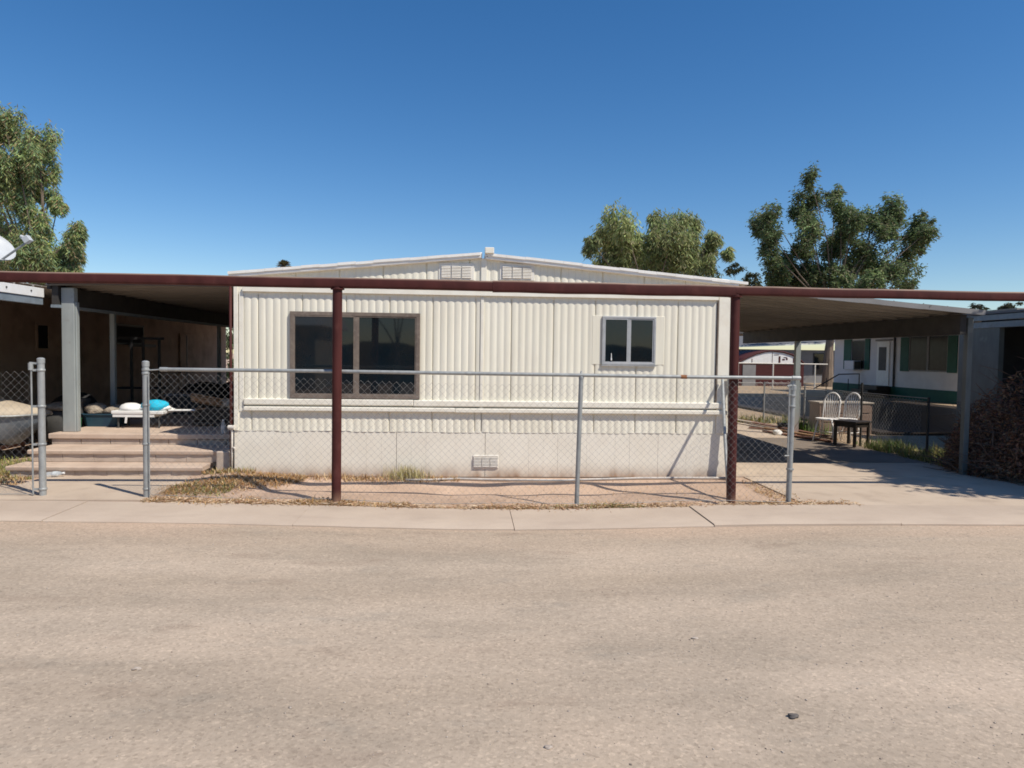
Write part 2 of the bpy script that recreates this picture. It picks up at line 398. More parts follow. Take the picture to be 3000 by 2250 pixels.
# solid box behind the cladding + side walls
mb = MB(); mb.box(XL+.03, XR-.03, FY+.012, BY, .05, 2.62); mb.build('wall', M['siding'], home)
mb = MB()
xs_sk = [XL+.0] + [-2.52+.197*i for i in range(31)] + [XR-.01]
xs_sk = [x for x in xs_sk if x <= XR]
for a, b in zip(xs_sk[:-1], xs_sk[1:]):
    d = random.uniform(-.0018, .0018)
    big = 0.006 if abs(a+.93) < .1 or abs(a-.2) < .1 else .0006
    mb.box(a+big, b-.0006, FY-.004+d, FY+.012, .012, .624)
mb.build('skirting', M['skirt'], home)
# side walls with shallow ribs
for s, x in ((-1, XL), (1, XR)):
    mb = MB(); n = 360; rows = [[], []]
    for i in range(n+1):
        y = FY+.02+(BY-FY-.02)*i/n; o = .012*abs(math.sin(math.pi*(y/P/2)))**.55
        rows[0].append((x+s*(o-.012), y, .05)); rows[1].append((x+s*(o-.012), y, 2.62))
    mb.grid(rows); mb.build('side_wall', M['siding'], home, smooth='auto')
# corner trims, centre seam
mb = MB(); mb.box(XL, XL+.055, FY-.022, FY+.02, .62, 2.62); mb.build('corner_trim', M['trim'], home, bev=.004)
mb = MB(); mb.box(XL+.065, XL+.125, FY-.018, FY+.012, .87, 2.44); mb.build('corner_trim', M['trim'], home, bev=.004)
mb = MB(); mb.box(XR-.19, XR-.175, FY-.03, FY+.012, .955, 2.44); mb.build('corner_channel', M['bronze'], home)  # brown tone stands for the shadow side of the channel
mb = MB(); mb.box(XR-.17, XR, FY-.022, FY+.02, .62, 2.64); mb.build('corner_trim', M['trim'], home, bev=.004)
mb = MB(); mb.box(XS-.018, XS+.022, FY-.024, FY, .92, 2.42); mb.box(XS-.02, XS+.055, FY-.03, FY, 2.425, 2.93); mb.build('seam_trim', M['trim'], home, bev=.003)
# the belt: two rails a hand apart, and the flashing behind the maroon beam
mb = MB(); mb.box(XL+.13, XS-.9, FY-.048, FY, .962, 1.045); mb.box(XS-.9, XR-.05, FY-.05, FY, .957, 1.040); mb.build('belt_rail', M['trim'], home, bev=.012)
mb = MB(); mb.box(XL+.13, XS-.35, FY-.062, FY, .882, .941); mb.box(XS-.349, XR-.03, FY-.060, FY, .876, .937); mb.build('belt_rail', M['trim'], home, bev=.012)
mb = MB(); mb.box(XL+.12, XR-.19, FY-.05, FY+.01, 2.435, 2.50); mb.build('flashing', M['trim'], home, bev=.003)
# roof: two slabs, coated edge trim, drip strip
def roof_half(x0, x1, z0, z1, name, dz=0):
    mb = MB(); y0, y1 = FY-.075, BY+.1
    v = [(x0,y0,z0-.055),(x1,y0,z1-.055),(x1,y1,z1-.055),(x0,y1,z0-.055),(x0,y0,z0+.02),(x1,y0,z1+.02),(x1,y1,z1+.02),(x0,y1,z0+.02)]
    mb.v = v; mb.f = [(0,3,2,1),(4,5,6,7),(0,1,5,4),(1,2,6,5),(2,3,7,6),(3,0,4,7)]
    return mb.build(name, M['roofw'], home, bev=.01)
roof_half(XL-.05, XS-.01, roofz(XL), RZ, 'roof')
roof_half(XS+.03, XR+.08, RZ-.012, roofz(XR+.08)-.012, 'roof')
for a, b, za, zb_ in ((XL-.05, XS-.03, roofz(XL)+.024, RZ+.018), (XS+.06, XR+.2, RZ+.012, roofz(XR)-.018)):
    mb = MB()
    n = 14
    for i in range(n):
        x0, x1 = a+(b-a)*i/n, a+(b-a)*(i+1)/n-.002; w = random.uniform(-.004, .004)
        p0, p1 = za+(zb_-za)*i/n, za+(zb_-za)*(i+1)/n
        mb.v += [(x0,FY-.09,p0-.035+w),(x1,FY-.09,p1-.035+w),(x1,FY+.1,p1-.035),(x0,FY+.1,p0-.035),(x0,FY-.09,p0+w),(x1,FY-.09,p1+w),(x1,FY+.1,p1+.004),(x0,FY+.1,p0+.004)]
        k = len(mb.v)-8
        mb.f += [tuple(k+q for q in f) for f in ((0,3,2,1),(4,5,6,7),(0,1,5,4),(1,2,6,5),(2,3,7,6),(3,0,4,7))]
    mb.build('roof_edge', M['roofw'], home)
mb = MB(); mb.box(.205, .325, FY-.12, FY+.02, 2.985, 3.065); mb.build('junction_box', M['trim'], home, bev=.008)
mb = MB(); mb.tube([(.235,FY-.05,2.99),(.235,FY-.06,2.94)], .018); mb.build('conduit', M['darkgrey'], home)
mb = MB(); mb.tube([(XL-.02,FY-.02,2.6),(XL-.02,FY-.02,2.66)], .02); mb.build('gutter_bracket', M['darkgrey'], home)
mb = MB(); mb.box(XR-.01,XR+.05,FY-.05,FY+.02,2.60,2.66); mb.build('gutter_bracket', M['darkgrey'], home)
# vents in the gable: plate with three louvred bays
def gable_vent(x0, x1, z0, z1):
    mb = MB(); mb.box(x0-.03, x1+.03, FY-.022, FY+.005, z0-.02, z1+.04); v = mb.build('gable_vent', M['ventm'], home, bev=.003)
    w = (x1-x0)/3
    for k in range(3):
        a, b = x0+k*w+.008, x0+(k+1)*w-.008
        mb = MB(); mb.box(a, b, FY-.026, FY-.02, z0, z1); lo = mb.build('louvre', M['ventdark'], v)
        sl = MB(); n = 8
        for i in range(n):
            z = z0+(z1-z0)*(i+.5)/n
            sl.obox(((a+b)/2, FY-.032, z), ((b-a)/2, 0, 0), (0, .008, -.004), (0, .002, .005))
        sl.build('slats', M['ventm'], v)
gable_vent(-.371, .035, 2.662, 2.822); gable_vent(.437, .838, 2.672, 2.832)
mb = MB(); mb.box(.08, .42, FY-.016, FY, .13, .303); sv = mb.build('skirt_vent', M['ventm'], home, bev=.003)
for k in range(3):
    a = .09+k*.11; mb = MB(); mb.box(a, a+.1, FY-.021, FY-.012, .145, .29); mb.build('louvre', M['ventdark'] if k == 9 else M['tan'], sv)
    mb = MB()
    for i in range(7): mb.obox((a+.05, FY-.026, .155+i*.02), (.05,0,0), (0,.006,-.003), (0,.001,.005))
    mb.build('slats', M['ventm'], sv)
# windows
def window(x0, x1, z0, z1, mid, fw, mt, proud=.045):
    mb = MB()
    y0, y1 = FY-proud, FY+.02
    mb.box(x0, x1, y0, y1, z1-fw, z1); mb.box(x0, x1, y0, y1, z0, z0+fw)
    mb.box(x0, x0+fw, y0, y1, z0+fw, z1-fw); mb.box(x1-fw, x1, y0, y1, z0+fw, z1-fw)
    fr = mb.build('window', mt, home, bev=.004)
    mb = MB(); mb.box(mid-fw*.42, mid+fw*.42, y0+.006, y1, z0+fw, z1-fw); mb.build('mullion', mt, fr, bev=.003)
    for a, b, yo in ((x0+fw, mid-fw*.42, .007), (mid+fw*.42, x1-fw, .012)):
        mb = MB(); s_ = .016
        for q in ((a, b, z0+fw, z0+fw+s_), (a, b, z1-fw-s_, z1-fw), (a, a+s_, z0+fw+s_, z1-fw-s_), (b-s_, b, z0+fw+s_, z1-fw-s_)):
            mb.box(q[0], q[1], y0+yo-.004, y0+yo+.014, q[2], q[3])
        mb.build('sash', mt, fr)
        mb = MB(); mb.box(a+s_, b-s_, y0+yo+.004, y0+yo+.009, z0+fw+s_, z1-fw-s_); mb.build('pane', M['glassdark'], fr)
    return fr
window(-2.327, -.639, 1.053, 2.189, -1.47, .05, M['bronze'])
mb = MB(); mb.box(1.665, 1.80, FY-.0135, FY, 1.545, 2.205); mb.build('window_surround', M['siding'], home, bev=.004)
mb = MB(); mb.box(2.53, 2.655, FY-.0135, FY, 1.545, 2.205); mb.build('window_surround', M['siding'], home, bev=.006)
sw = window(1.797, 2.533, 1.541, 2.196, 2.163, .030, M['alu'], .037)
mb = MB(); mb.lathe([(.010,0),(.012,.02),(.007,.03),(.005,.09),(.002,.10)], (1.925, FY-.036, 1.60), 8); mb.build('window_lock', M['white'], sw)
mb = MB(); mb.box(1.79, 2.54, FY-.042, FY-.015, 1.526, 1.538); mb.build('sill', M['alu'], sw)
# pipe at the left corner
mb = MB(); mb.tube([(XL-.02,FY-.05,.02),(XL-.015,FY-.05,.62),(XL-.045,FY-.05,.66)], .014); mb.build('water_pipe', M['pvc'], home, smooth=True)
mb = MB(); mb.tube([(XL-.06,FY-.05,.665),(XL+.02,FY-.06,.665)], .03); mb.build('pipe_valve', M['pvc'], home, smooth='auto')
mb = MB(); mb.tube([(XL-.02,FY-.05,.40),(XL+.03,FY-.08,.40)], .012); mb.build('pipe_valve', M['pvc'], home, smooth='auto')
mb = MB(); mb.tube([(XL-.045,FY+.0,.03),(XL-.045,FY+.0,2.5)], .018); mb.build('downpipe', M['maroon'], home, smooth=True)

# ------------------------------------------------------------------ maroon frame along the street
fr = thing('steel_frame', 'long maroon steel beam carried on round posts along the fence line', 'steel frame', (.0, 7.55, 0))
BYc = 7.56
def hbeam(x0, x1, zt0, zt1, h, w):
    mb = MB(); rows = []; rr = .022
    sec = []
    for cy, cz, a0 in ((w-rr, -rr, 0), (-w+rr, -rr, 90), (-w+rr, -h+rr, 180), (w-rr, -h+rr, 270)):
        for k in range(4): sec.append((cy+rr*math.cos(R(a0+30*k)), cz+rr*math.sin(R(a0+30*k))))
    n = 10
    for i in range(n+1):
        x = x0+(x1-x0)*i/n; zt = zt0+(zt1-zt0)*i/n+.003*math.sin(i*1.7)
        rows.append([(x, BYc+y, zt+z) for y, z in sec+sec[:1]])
    mb.grid(rows); mb.poly(rows[0][:-1]); mb.poly(rows[-1][:-1][::-1])
    return mb.build('beam', M['maroonbeam'], fr, smooth='auto')
hbeam(-6.4, .26, 2.468, 2.470, .112, .05)
hbeam(.262, 3.0, 2.472, 2.470, .126, .052)
hbeam(3.002, 7.26, 2.466, 2.462, .105, .05)
for x, y, l in ((-1.445, 7.60, .04), (3.0, 7.50, .03), (7.2, 7.53, 0), (-6.2, 7.62, 0)):
    mb = MB(); mb.tube([(x, y, float(gz(x, y))-.2), (x+l*.2, (y+BYc)/2, 1.2), (x+l*.4, BYc, 2.37)], .052, 20); p_ = mb.build('post', M['maroon'], fr, smooth='auto')
    mb = MB(); mb.lathe([(.075,0),(.075,.012)], (x+l*.4, BYc, 2.342), 16); mb.build('post_plate', M['maroon'], p_)

# ------------------------------------------------------------------ chain-link fences
def mesh_wires(p0, p1, h, z0=.04, pitch=.078, r=.0014, sag=0, bulge=0, zf=None, ragged=0):
    """woven diamonds as real wire between two ground points"""
    p0, p1 = np.array(p0, float), np.array(p1, float); L = np.linalg.norm(p1-p0); u = (p1-p0)/L; nrm = np.array([-u[1], u[0]])
    nc = int(L/(pitch*.5)); w = L/nc; nr = int(h/(pitch*.5)); dz = h/nr
    pts = []; 
    V = []; F = []
    for c in range(nc):
        line = []
        for k in range(nr+1):
            s_ = (c + (0.02 if k % 2 == 0 else .98) + (0.5 if 0 else 0))*w if c % 1 == 0 else 0
            s_ = (c + .5 + (.5 if (k+c) % 2 == 0 else -.5)*1.02)*w
            s_ = min(max(s_, 0), L); t = s_/L
            zz = z0 + k*dz - sag*math.sin(math.pi*t)*(k/nr)
            off = bulge*math.sin(math.pi*t*3+1)*math.sin(math.pi*k/nr) + (.004 if (k % 2) else -.004)
            q = p0+u*s_+nrm*off
            g = float(gz(q[0], q[1])) if zf is None else 0
            line.append((q[0], q[1], zz+g))
        line = np.array(line)
        d = np.gradient(line, axis=0); d /= np.linalg.norm(d, axis=1)[:, None]
        a = np.array([nrm[0], nrm[1], 0]); b = np.cross(d, a); n0 = len(V)*0
        ring = [line+r*(math.cos(t_)*a+math.sin(t_)*b) for t_ in (0, 2.094, 4.189)]
        base = sum(len(v) for v in V); V.append(np.stack(ring, 1).reshape(-1, 3))
        i = np.arange(nr)
        for k in range(3):
            k2 = (k+1) % 3
            F.append(np.stack([base+i*3+k, base+i*3+k2, base+(i+1)*3+k2, base+(i+1)*3+k], 1))
    return np.vstack(V), np.vstack(F)
def link_mesh(parent, *a, **k):
    V, F = mesh_wires(*a, **k); o = fast_mesh('wire_mesh', V, F, M['wire'], parent=parent); o['kind'] = 'thing'; return o
def fpost(parent, x, y, h, r, lean=(0,0), cap=True, name='post'):
    g = float(gz(x, y)); mb = MB(); mb.tube([(x, y, g-.1), (x+lean[0], y+lean[1], g+h)], r, 18)
    p_ = mb.build(name, M['galv'], parent, smooth='auto')
    if cap:
        mb = MB(); mb.lathe([(r+.004,0),(r+.004,.05),(r*.9,.058),(r*.4,.064)], (x+lean[0], y+lean[1], g+h-.05), 18); mb.build('cap', M['galv'], p_, smooth='auto')
    return p_
fence = thing('chain_link_fence', 'galvanised chain-link fence with a pipe top rail in front of the mobile home', 'fence', (0, 7.6, 0))
FA, FB = (-3.50, 7.72), (3.62, 7.44)
fy = lambda x: FA[1]+(FB[1]-FA[1])*(x-FA[0])/(FB[0]-FA[0])
pl = fpost(fence, -3.545, 7.74, 1.53, .034)
mb = MB()
for z in (1.40, 1.44, 1.05, .62, .12): MB().lathe([(.038,-.012),(.041,-.008),(.041,.008),(.038,.012)], (-3.545, 7.74, z), 18).build('band', M['galv'], pl, smooth='auto')
pm = fpost(fence, 1.235, fy(1.235)+.01, 1.50, .026, lean=(.03, 0), cap=False)
mb = MB(); mb.lathe([(.03,0),(.03,.03),(.018,.05),(.006,.09)], (1.265, fy(1.235)+.01, 1.40), 14); mb.build('loop_cap', M['galv'], pm, smooth='auto')
pr = fpost(fence, 3.655, 7.47, 1.36, .03, lean=(.02, 0))
mb = MB()
for z in (.40, 1.12, 1.24): MB().lathe([(.034,-.012),(.042,-.008),(.042,.008),(.034,.012)], (3.665, 7.47, z), 18).build('band', M['galv'], pr, smooth='auto')
mb = MB(); mb.tube([(3.625,7.455,.55),(3.625,7.455,1.34)], .009, 8); mb.tube([(3.60,7.455,1.345),(3.645,7.455,1.355)], .016, 10); mb.tube([(3.59,7.455,.555),(3.64,7.455,.555)], .01, 8); mb.build('latch_rod', M['galv'], pr, smooth='auto')
mb = MB(); mb.tube([(3.655,7.47,1.30),(3.675,7.47,1.43)], .028, 14); mb.build('rail_support', M['galv'], pr, smooth='auto')
rail = MB(); rl = [(-3.36,fy(-3.36),1.447),(-1.5,fy(-1.5),1.449),(.1,fy(.1),1.444),(1.3,fy(1.3),1.44),(2.5,fy(2.5),1.436),(3.71,fy(3.71),1.438)]
rail.tube(rl, .0205, 14); rl_o = rail.build('top_rail', M['galv'], fence, smooth='auto')
mb = MB(); mb.tube([(-3.38,fy(-3.36),1.447),(-3.30,fy(-3.3),1.447)], .0235, 12); mb.tube([(-3.56,7.73,1.43),(-3.37,7.72,1.445)], .008, 8); mb.build('rail_end', M['galv'], rl_o, smooth='auto')
mb = MB(); mb.tube([(3.64,fy(3.64),1.438),(3.735,fy(3.7),1.438)], .026, 12); mb.build('rail_end', M['galv'], rl_o, smooth='auto')
mb = MB(); mb.tube([(2.38,fy(2.4),1.4365),(2.45,fy(2.4),1.436)], .0225, 12); mb.build('rail_sleeve', M['rust'], rl_o, smooth='auto')
mb = MB(); mb.tube([(-.02,fy(0),1.4445),(.06,fy(0),1.444)], .0225, 12); mb.build('rail_sleeve', M['galv'], rl_o, smooth='auto')
link_mesh(fence, (-3.49, fy(-3.49)-.025), (3.63, 7.43), 1.36, z0=.05, sag=.015, bulge=.012)
mb = MB(); mb.tube([(-3.495,7.70,.06),(-3.495,7.70,1.40)], .006, 6); mb.build('tension_bar', M['galv'], fence)
mb = MB(); mb.tube([(x, fy(x)-.022, float(gz(x, fy(x)))+.055+.012*math.sin(x*3)) for x in np.linspace(-3.48, 3.6, 30)], .0028, 5); mb.build('tension_wire', M['wire'], fence)
# the return of the fence to the corner of the home: short post, brace and mesh
cornerf = thing('corner_fence', 'short fence return with a leaning grey brace between right maroon post and home corner', 'fence', (3.4, 8.6, 0))
mb = MB(); mb.tube([(3.575,8.915,0),(3.555,9.02,1.40)], .043, 16); pcf = mb.build('post', M['galv'], cornerf, smooth='auto')
mb = MB()
for z in (1.28, .86, .45, .2): MB().lathe([(.047,-.015),(.052,-.01),(.052,.01),(.047,.015)], (3.565, 8.92+.075*z, z), 16).build('band', M['galv'], pcf, smooth='auto')
mb = MB(); mb.tube([(3.03,7.64,.03),(3.24,8.36,.70),(3.455,9.045,1.365)], .0205, 12); mb.build('brace', M['galv'], cornerf, smooth='auto')
link_mesh(cornerf, (3.07, 7.62), (3.56, 8.90), 1.12, z0=.06, bulge=.03)
# left of the gate opening
lf = thing('chain_link_fence', 'sagging chain-link fence without a top rail left of the open gateway', 'fence', (-5.6, 7.8, 0))
pg = fpost(lf, -4.70, 7.82, 1.545, .036)
mb = MB()
for z in (1.42, 1.02, .6, .1):
    mb = MB(); mb.lathe([(.04,-.014),(.044,-.008),(.044,.008),(.04,.014)], (-4.70, 7.82, z), 18); mb.bar((-4.70,7.81,z),(-4.79,7.79,z), .012, .025); mb.build('band', M['galv'], pg, smooth='auto')
mb = MB(); mb.tube([(-4.785,7.79,.04),(-4.785,7.79,1.44)], .009, 8); mb.tube([(-4.79,7.79,1.42),(-4.79,7.79,1.50)], .026, 12); mb.bar((-4.70,7.81,1.49),(-4.80,7.79,1.50), .02, .02); mb.build('tension_bar', M['galv'], pg, smooth='auto')
fpost(lf, -8.2, 7.9, 1.5, .03)
link_mesh(lf, (-8.1, 7.87), (-4.79, 7.79), 1.36, z0=.05, sag=.03, bulge=.02, pitch=.085)
mb = MB(); mb.tube([(-4.80,7.79,.05),(-6.4,7.83,.03),(-8.1,7.87,.05)], .005, 6); mb.build('tension_wire', M['wire'], lf)

# ------------------------------------------------------------------ porch
DX0, DX1 = -5.87, -3.09; DZ = .47
porch = thing('porch_steps', 'raised concrete porch with three pink cement steps beside the home', 'porch', (-4.5, 9.9, 0))
mb = MB(); mb.box(DX0, DX1, 9.90, 22, DZ-.075, DZ); mb.build('deck_slab', M['steps'], porch, bev=.012)
mb = MB(); x = DX0+.02
row = 0
for z0, z1 in ((.302, .392), ):
    x = DX0+.03
    while x < DX1-.1:
        x1 = min(x+.40, DX1-.02); mb.box(x+.003, x1-.003, 9.93+random.uniform(-.003,.003), 10.15, z0, z1); x = x1
mb.box(DX0+.03, DX1-.02, 9.94, 21.9, 0, .30)
mb.build('deck_block_wall', M['block'], porch, bev=.006)
def tread(x0, x1, y0, y1, zt, back_y):
    n = 24; rows = []
    for i in range(n+1):
        x = x0+(x1-x0)*i/n; w = .003*math.sin(i*2.1+zt*30)+random.uniform(-.002,.002)
        rows.append([(x, y1, zt-.055), (x, y0+w, zt-.055), (x, y0+w-.004, zt-.045), (x, y0+w-.004, zt-.012), (x, y0+w+.008, zt+w*.4), (x, y1, zt+w*.3)])
    mb = MB(); mb.grid(rows); mb.poly(rows[0]); mb.poly(rows[-1][::-1]); mb.build('tread', M['steps'], porch, smooth='auto')
    mb = MB(); xs = [x0+.03]
    while xs[-1] < x1-.25: xs.append(min(xs[-1]+.40, x1-.03))
    for a, b in zip(xs[:-1], xs[1:]): mb.box(a+.0015, b-.0015, back_y+random.uniform(-.003,.003), y1, max(0, zt-.16), zt-.056)
    mb.build('riser', M['block'], porch, bev=.004)
tread(-5.86, -3.42, 9.00, 9.44, .155, 9.028)
tread(-5.80, -3.32, 9.34, 9.92, .318, 9.364)
mb = MB(); mb.box(-3.31, -3.12, 9.16, 9.92, 0, .335); mb.build('cheek_block', M['block'], porch, bev=.02)

# ------------------------------------------------------------------ left awning over the porch
aw = thing('porch_awning', 'dark-soffited porch awning on grey posts left of the home', 'awning', (-4.5, 10, 0))
def pan_roof(name, parent, x0, z0, x1, z1, y0, y1, mat_, ribs=.4, th=.05):
    """sheet-metal pans running from x0 to x1, flanges every `ribs` metres"""
    mb = MB(); y = y0; rows = []
    n = int(round((y1-y0)/ribs)); d = (y1-y0)/n
    for i in range(n):
        a = y0+i*d
        for yy, dz in ((a, .0), (a+.02, .0), (a+.03, .035), (a+d*.5-.01, .035), (a+d*.5, .022), (a+d*.5+.01, .035), (a+d-.01, .035), (a+d, 0)):
            rows.append([(x0, yy, z0+dz), ((x0+x1)/2, yy, (z0+z1)/2+dz), (x1, yy, z1+dz)])
    mb.grid(rows)
    return mb.build(name, mat_, parent, solid=.012)
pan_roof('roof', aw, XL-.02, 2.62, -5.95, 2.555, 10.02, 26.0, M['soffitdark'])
mb = MB(); mb.box(-5.9, XL-.03, 9.98, 10.02, 2.575, 2.645); mb.build('roof_edge', M['darkbeam'], aw)
mb = MB(); mb.box(-5.885, -5.80, 10.06, 25.8, 2.285, 2.55); mb.build('beam', M['darkbeam'], aw)
mb = MB(); mb.box(-5.93, -5.888, 10.03, 25.9, 2.50, 2.61); mb.build('closure_strip', M['darkbeam'], aw)
mb = MB(); mb.box(-5.90, -5.785, 10.06, 25.8, 2.243, 2.284); mb.build('beam_lip', M['bluegrey'], aw)
mb = MB()   # front post: wide folded channel cut at the top
mb.obox((-5.70, 10.16, 1.50), (.088,0,0), (0,.05,0), (0,0,1.03)); mb.box(-5.612, -5.590, 10.13, 10.21, .47, 2.33)
mb.build('post', M['postgrey'], aw, bev=.008)
for y in (11.62, 16.4):
    mb = MB(); mb.box(-5.875, -5.80, y-.035, y+.035, DZ, 2.243); mb.build('post', M['postgrey'], aw, bev=.006)

# ------------------------------------------------------------------ right carport
cp = thing('carport', 'open flat-roofed carport with a deep dark beam on the right of the home', 'carport', (5.3, 9.2, 0))
pan_roof('roof', cp, XR+.03, 2.60, 7.25, 2.315, 9.22, 17.1, M['soffit'])
mb = MB(); n = 12
for i in range(n):
    a, b = XR+.03+(7.28-XR-.03)*i/n, XR+.03+(7.28-XR-.03)*(i+1)/n
    za, zb_ = 2.605-.285*i/n, 2.605-.285*(i+1)/n
    w = random.uniform(-.003,.003)
    mb.obox(((a+b)/2, 9.20, (za+zb_)/2+.022+w), ((b-a)/2, 0, (zb_-za)/2), (0,.018,0), (0,0,.036))
mb.build('roof_edge', M['grey'], cp)
mb = MB(); mb.box(7.0, 7.09, 9.3, 17.0, 2.035, 2.32); mb.build('beam', M['darkbeam'], cp)
mb = MB(); mb.obox((7.16, 9.34, 1.14), (.04,0,0), (0,.04,0), (0,0,1.14)); mb.build('post', M['shadegrey'], cp, bev=.006)
mb = MB(); mb.obox((7.045, 14.18, 1.02), (.055,0,0), (0,.045,0), (0,0,1.02)); mb.build('post', M['postgrey'], cp, bev=.006)
V = []; F = []
mb = MB()
for i in range(140):  # leaf rubbish caught on the roof's outer corner
    x = random.uniform(6.0, 7.2); y = random.uniform(9.21, 9.6); z = 2.60-.079*(x-XR)+.035
    a = random.uniform(0, 6.28); l = random.uniform(.03, .12)
    mb.bar((x, y, z), (x+l*math.cos(a), y+l*math.sin(a)*.5, z+random.uniform(.0, .05)), .008, .006)
mb.build('roof_litter', M['twig'], cp)['kind'] = 'stuff'

# ------------------------------------------------------------------ things on and round the porch
# boat
bt = thing('boat', 'small boat with a tan bow cover parked left of the steps', 'boat', (-7.3, 10.6, 0))
sec = [(-6.22,.02,.60,.68),(-6.55,.34,.30,.67),(-7.1,.60,.16,.68),(-7.8,.74,.12,.69),(-8.8,.78,.10,.70)]
rows = []
for x, w, zk, zs in sec:
    y = 10.55
    rows.append([(x, y-w, zs), (x-.06, y-w*.78, zk+.06), (x-.1, y, zk-.05), (x-.06, y+w*.78, zk+.06), (x, y+w, zs)])
mb = MB(); mb.grid(rows); mb.poly(rows[-1]); mb.build('hull', M['hull'], bt, smooth='auto')
rows = []
for (x, w, zk, zs), ht in zip(sec, (.03,.12,.24,.32,.36)):
    rows.append([(x+.02, 10.55+w*1.04*c_, zs+.015+ht*math.cos(c_*1.5)) for c_ in np.linspace(-1, 1, 9)])
mb = MB(); mb.grid(rows); mb.build('cover', M['tan'], bt, smooth=True, solid=.01)
mb = MB(); mb.tube([(x+.01, 10.55-w*1.05, zs+.01) for x, w, zk, zs in sec], .018, 8); mb.tube([(x+.01, 10.55+w*1.05, zs+.01) for x, w, zk, zs in sec], .018, 8); mb.build('gunwale', M['galv'], bt, smooth=True)
for x in (-6.85, -8.3):
    mb = MB(); mb.bar((x,10.2,.28),(x-.1,10.0,0), .05, .05); mb.bar((x,10.9,.28),(x-.1,11.1,0), .05, .05); mb.bar((x,10.15,.2),(x,10.95,.2), .06, .06); mb.build('stand', M['lumber'], bt)

def tub(name, label, cat, loc, sx, sy, h, mat_, lidm=None, flare=.86, rz=0, group=None):
    t = thing(name, label, cat, loc, rz, group, local=True)
    mb = MB()
    def ring(k, z): return [(k*a*sx, k*b*sy, z) for a, b in ((-1,-.8),(-.8,-1),(.8,-1),(1,-.8),(1,.8),(.8,1),(-.8,1),(-1,.8))]
    rr = [ring(flare, 0), ring(.97, h*.9), ring(1.06, h*.9), ring(1.06, h), ring(.93, h)]
    base = 0
    for r_ in rr: mb.v += r_
    for i in range(4):
        for k in range(8): mb.f.append((i*8+k, i*8+(k+1)%8, (i+1)*8+(k+1)%8, (i+1)*8+k))
    mb.f.append(tuple(range(8))[::-1])
    mb.build('body', mat_, t, bev=.004)
    if lidm:
        mb = MB(); rr = [ring(1.08, h+.004), ring(1.08, h+.03), ring(.9, h+.05)]
        for r_ in rr: mb.v += r_
        for i in range(2):
            for k in range(8): mb.f.append((i*8+k, i*8+(k+1)%8, (i+1)*8+(k+1)%8, (i+1)*8+k))
        mb.f.append(tuple(range(8))[::-1]); mb.f.append(tuple(range(16, 24)))
        mb.build('lid', lidm, t, bev=.004)
    else:
        mb = MB(); mb.poly(ring(.94, h*.8)); mb.build('inside', M['interior'], t)
    return t
def lump(name, label, cat, c, s, mat_, seed=0, amp=.25, squash=0, group=None):
    rng = random.Random(seed); mb = MB(); nu, nv = 20, 12; rows = []
    ph = [(rng.uniform(1,4), rng.uniform(1,4), rng.uniform(0,6.28)) for _ in range(6)]
    for j in range(nv+1):
        th = math.pi*j/nv; row = []
        for i in range(nu+1):
            a = 2*math.pi*i/nu
            d = 1+amp*sum(math.sin(p*a*1. if False else int(p+.5)*a+q*th+r_) for p, q, r_ in ph)/4*math.sin(th)
            row.append((c[0]+s[0]*d*math.sin(th)*math.cos(a), c[1]+s[1]*d*math.sin(th)*math.sin(a), c[2]+max(-s[2]*.55, s[2]*d*math.cos(th))))
        rows.append(row)
    mb.grid(rows); o = mb.build(name, mat_, smooth=True)
    # move the origin to the object's own place
    off = Vector(c); o.data.transform(Matrix.Translation(-off)); o.location = off
    return tag(o, label, cat, group)
tub('storage_tub', 'long navy storage tub under crumpled tan bags on the porch', 'storage tub', (-5.63, 10.98, DZ), .29, .18, .20, M['teal'])
lump('plastic_bag', 'crumpled tan bag, left one heaped on the navy storage tub', 'bag', (-5.76, 10.96, DZ+.245), (.16,.15,.115), M['bag'], 3)
lump('plastic_bag', 'crumpled tan bag, right one sprawling over the navy storage tub', 'bag', (-5.47, 10.97, DZ+.235), (.16,.15,.095), M['bag'], 5)
tub('trash_bin', 'dark grey rubbish bin with a pale rim behind the wide front post', 'bin', (-6.06, 10.98, DZ-.10), .13, .13, .52, M['darkgrey'])
tub('flower_pot', 'small green plastic pot on the porch beside the rubbish bin', 'pot', (-5.93, 10.72, DZ), .05, .05, .14, M['greenplastic'])
lump('tarp_bundle', 'dark bundle under a grey tarp between the boat and the wide post', 'tarp bundle', (-6.42, 11.2, .42), (.36,.3,.38), M['darkgrey'], 8, .18)
lump('tarp_bundle', 'light grey crumpled tarp lying on top of the dark bundle', 'tarp', (-6.36, 11.12, .745), (.27,.2,.085), M['bag'], 9, .3)
tbl = thing('folding_table', 'low white folding table holding a cyan cloth on the porch', 'table', (-4.95, 10.85, DZ))
mb = MB(); mb.box(-5.38, -4.62, 10.62, 11.05, .685, .735); mb.build('table_top', M['white'], tbl, bev=.01)
mb = MB(); mb.box(-5.36, -4.75, 10.63, 11.03, .64, .684); mb.build('apron', M['white'], tbl)
for x, y in ((-5.3,10.68),(-4.7,10.68),(-5.3,11.0),(-4.7,11.0)):
    mb = MB(); mb.tube([(x,y,DZ),(x,y,.65)], .014, 8); mb.build('leg', M['darkgrey'], tbl, smooth='auto')
mb = MB(); mb.bar((-5.15,10.615,.66),(-5.16,10.61,.55), .03, .008); mb.build('strap', M['white'], tbl)
o = MB(); o.lathe([(.165,0),(.16,.04),(.13,.08),(.07,.105),(.01,.11)], (-5.17,10.80,.737), 20)
tag(o.build('bowl', M['white'], smooth=True), 'upturned white bowl left of the cyan cloth on the low table', 'bowl')
lump('cloth_bundle', 'bright cyan cloth bundled on the white table', 'cloth', (-4.80,10.80,.795), (.19,.15,.105), M['cyan'], 12, .22)
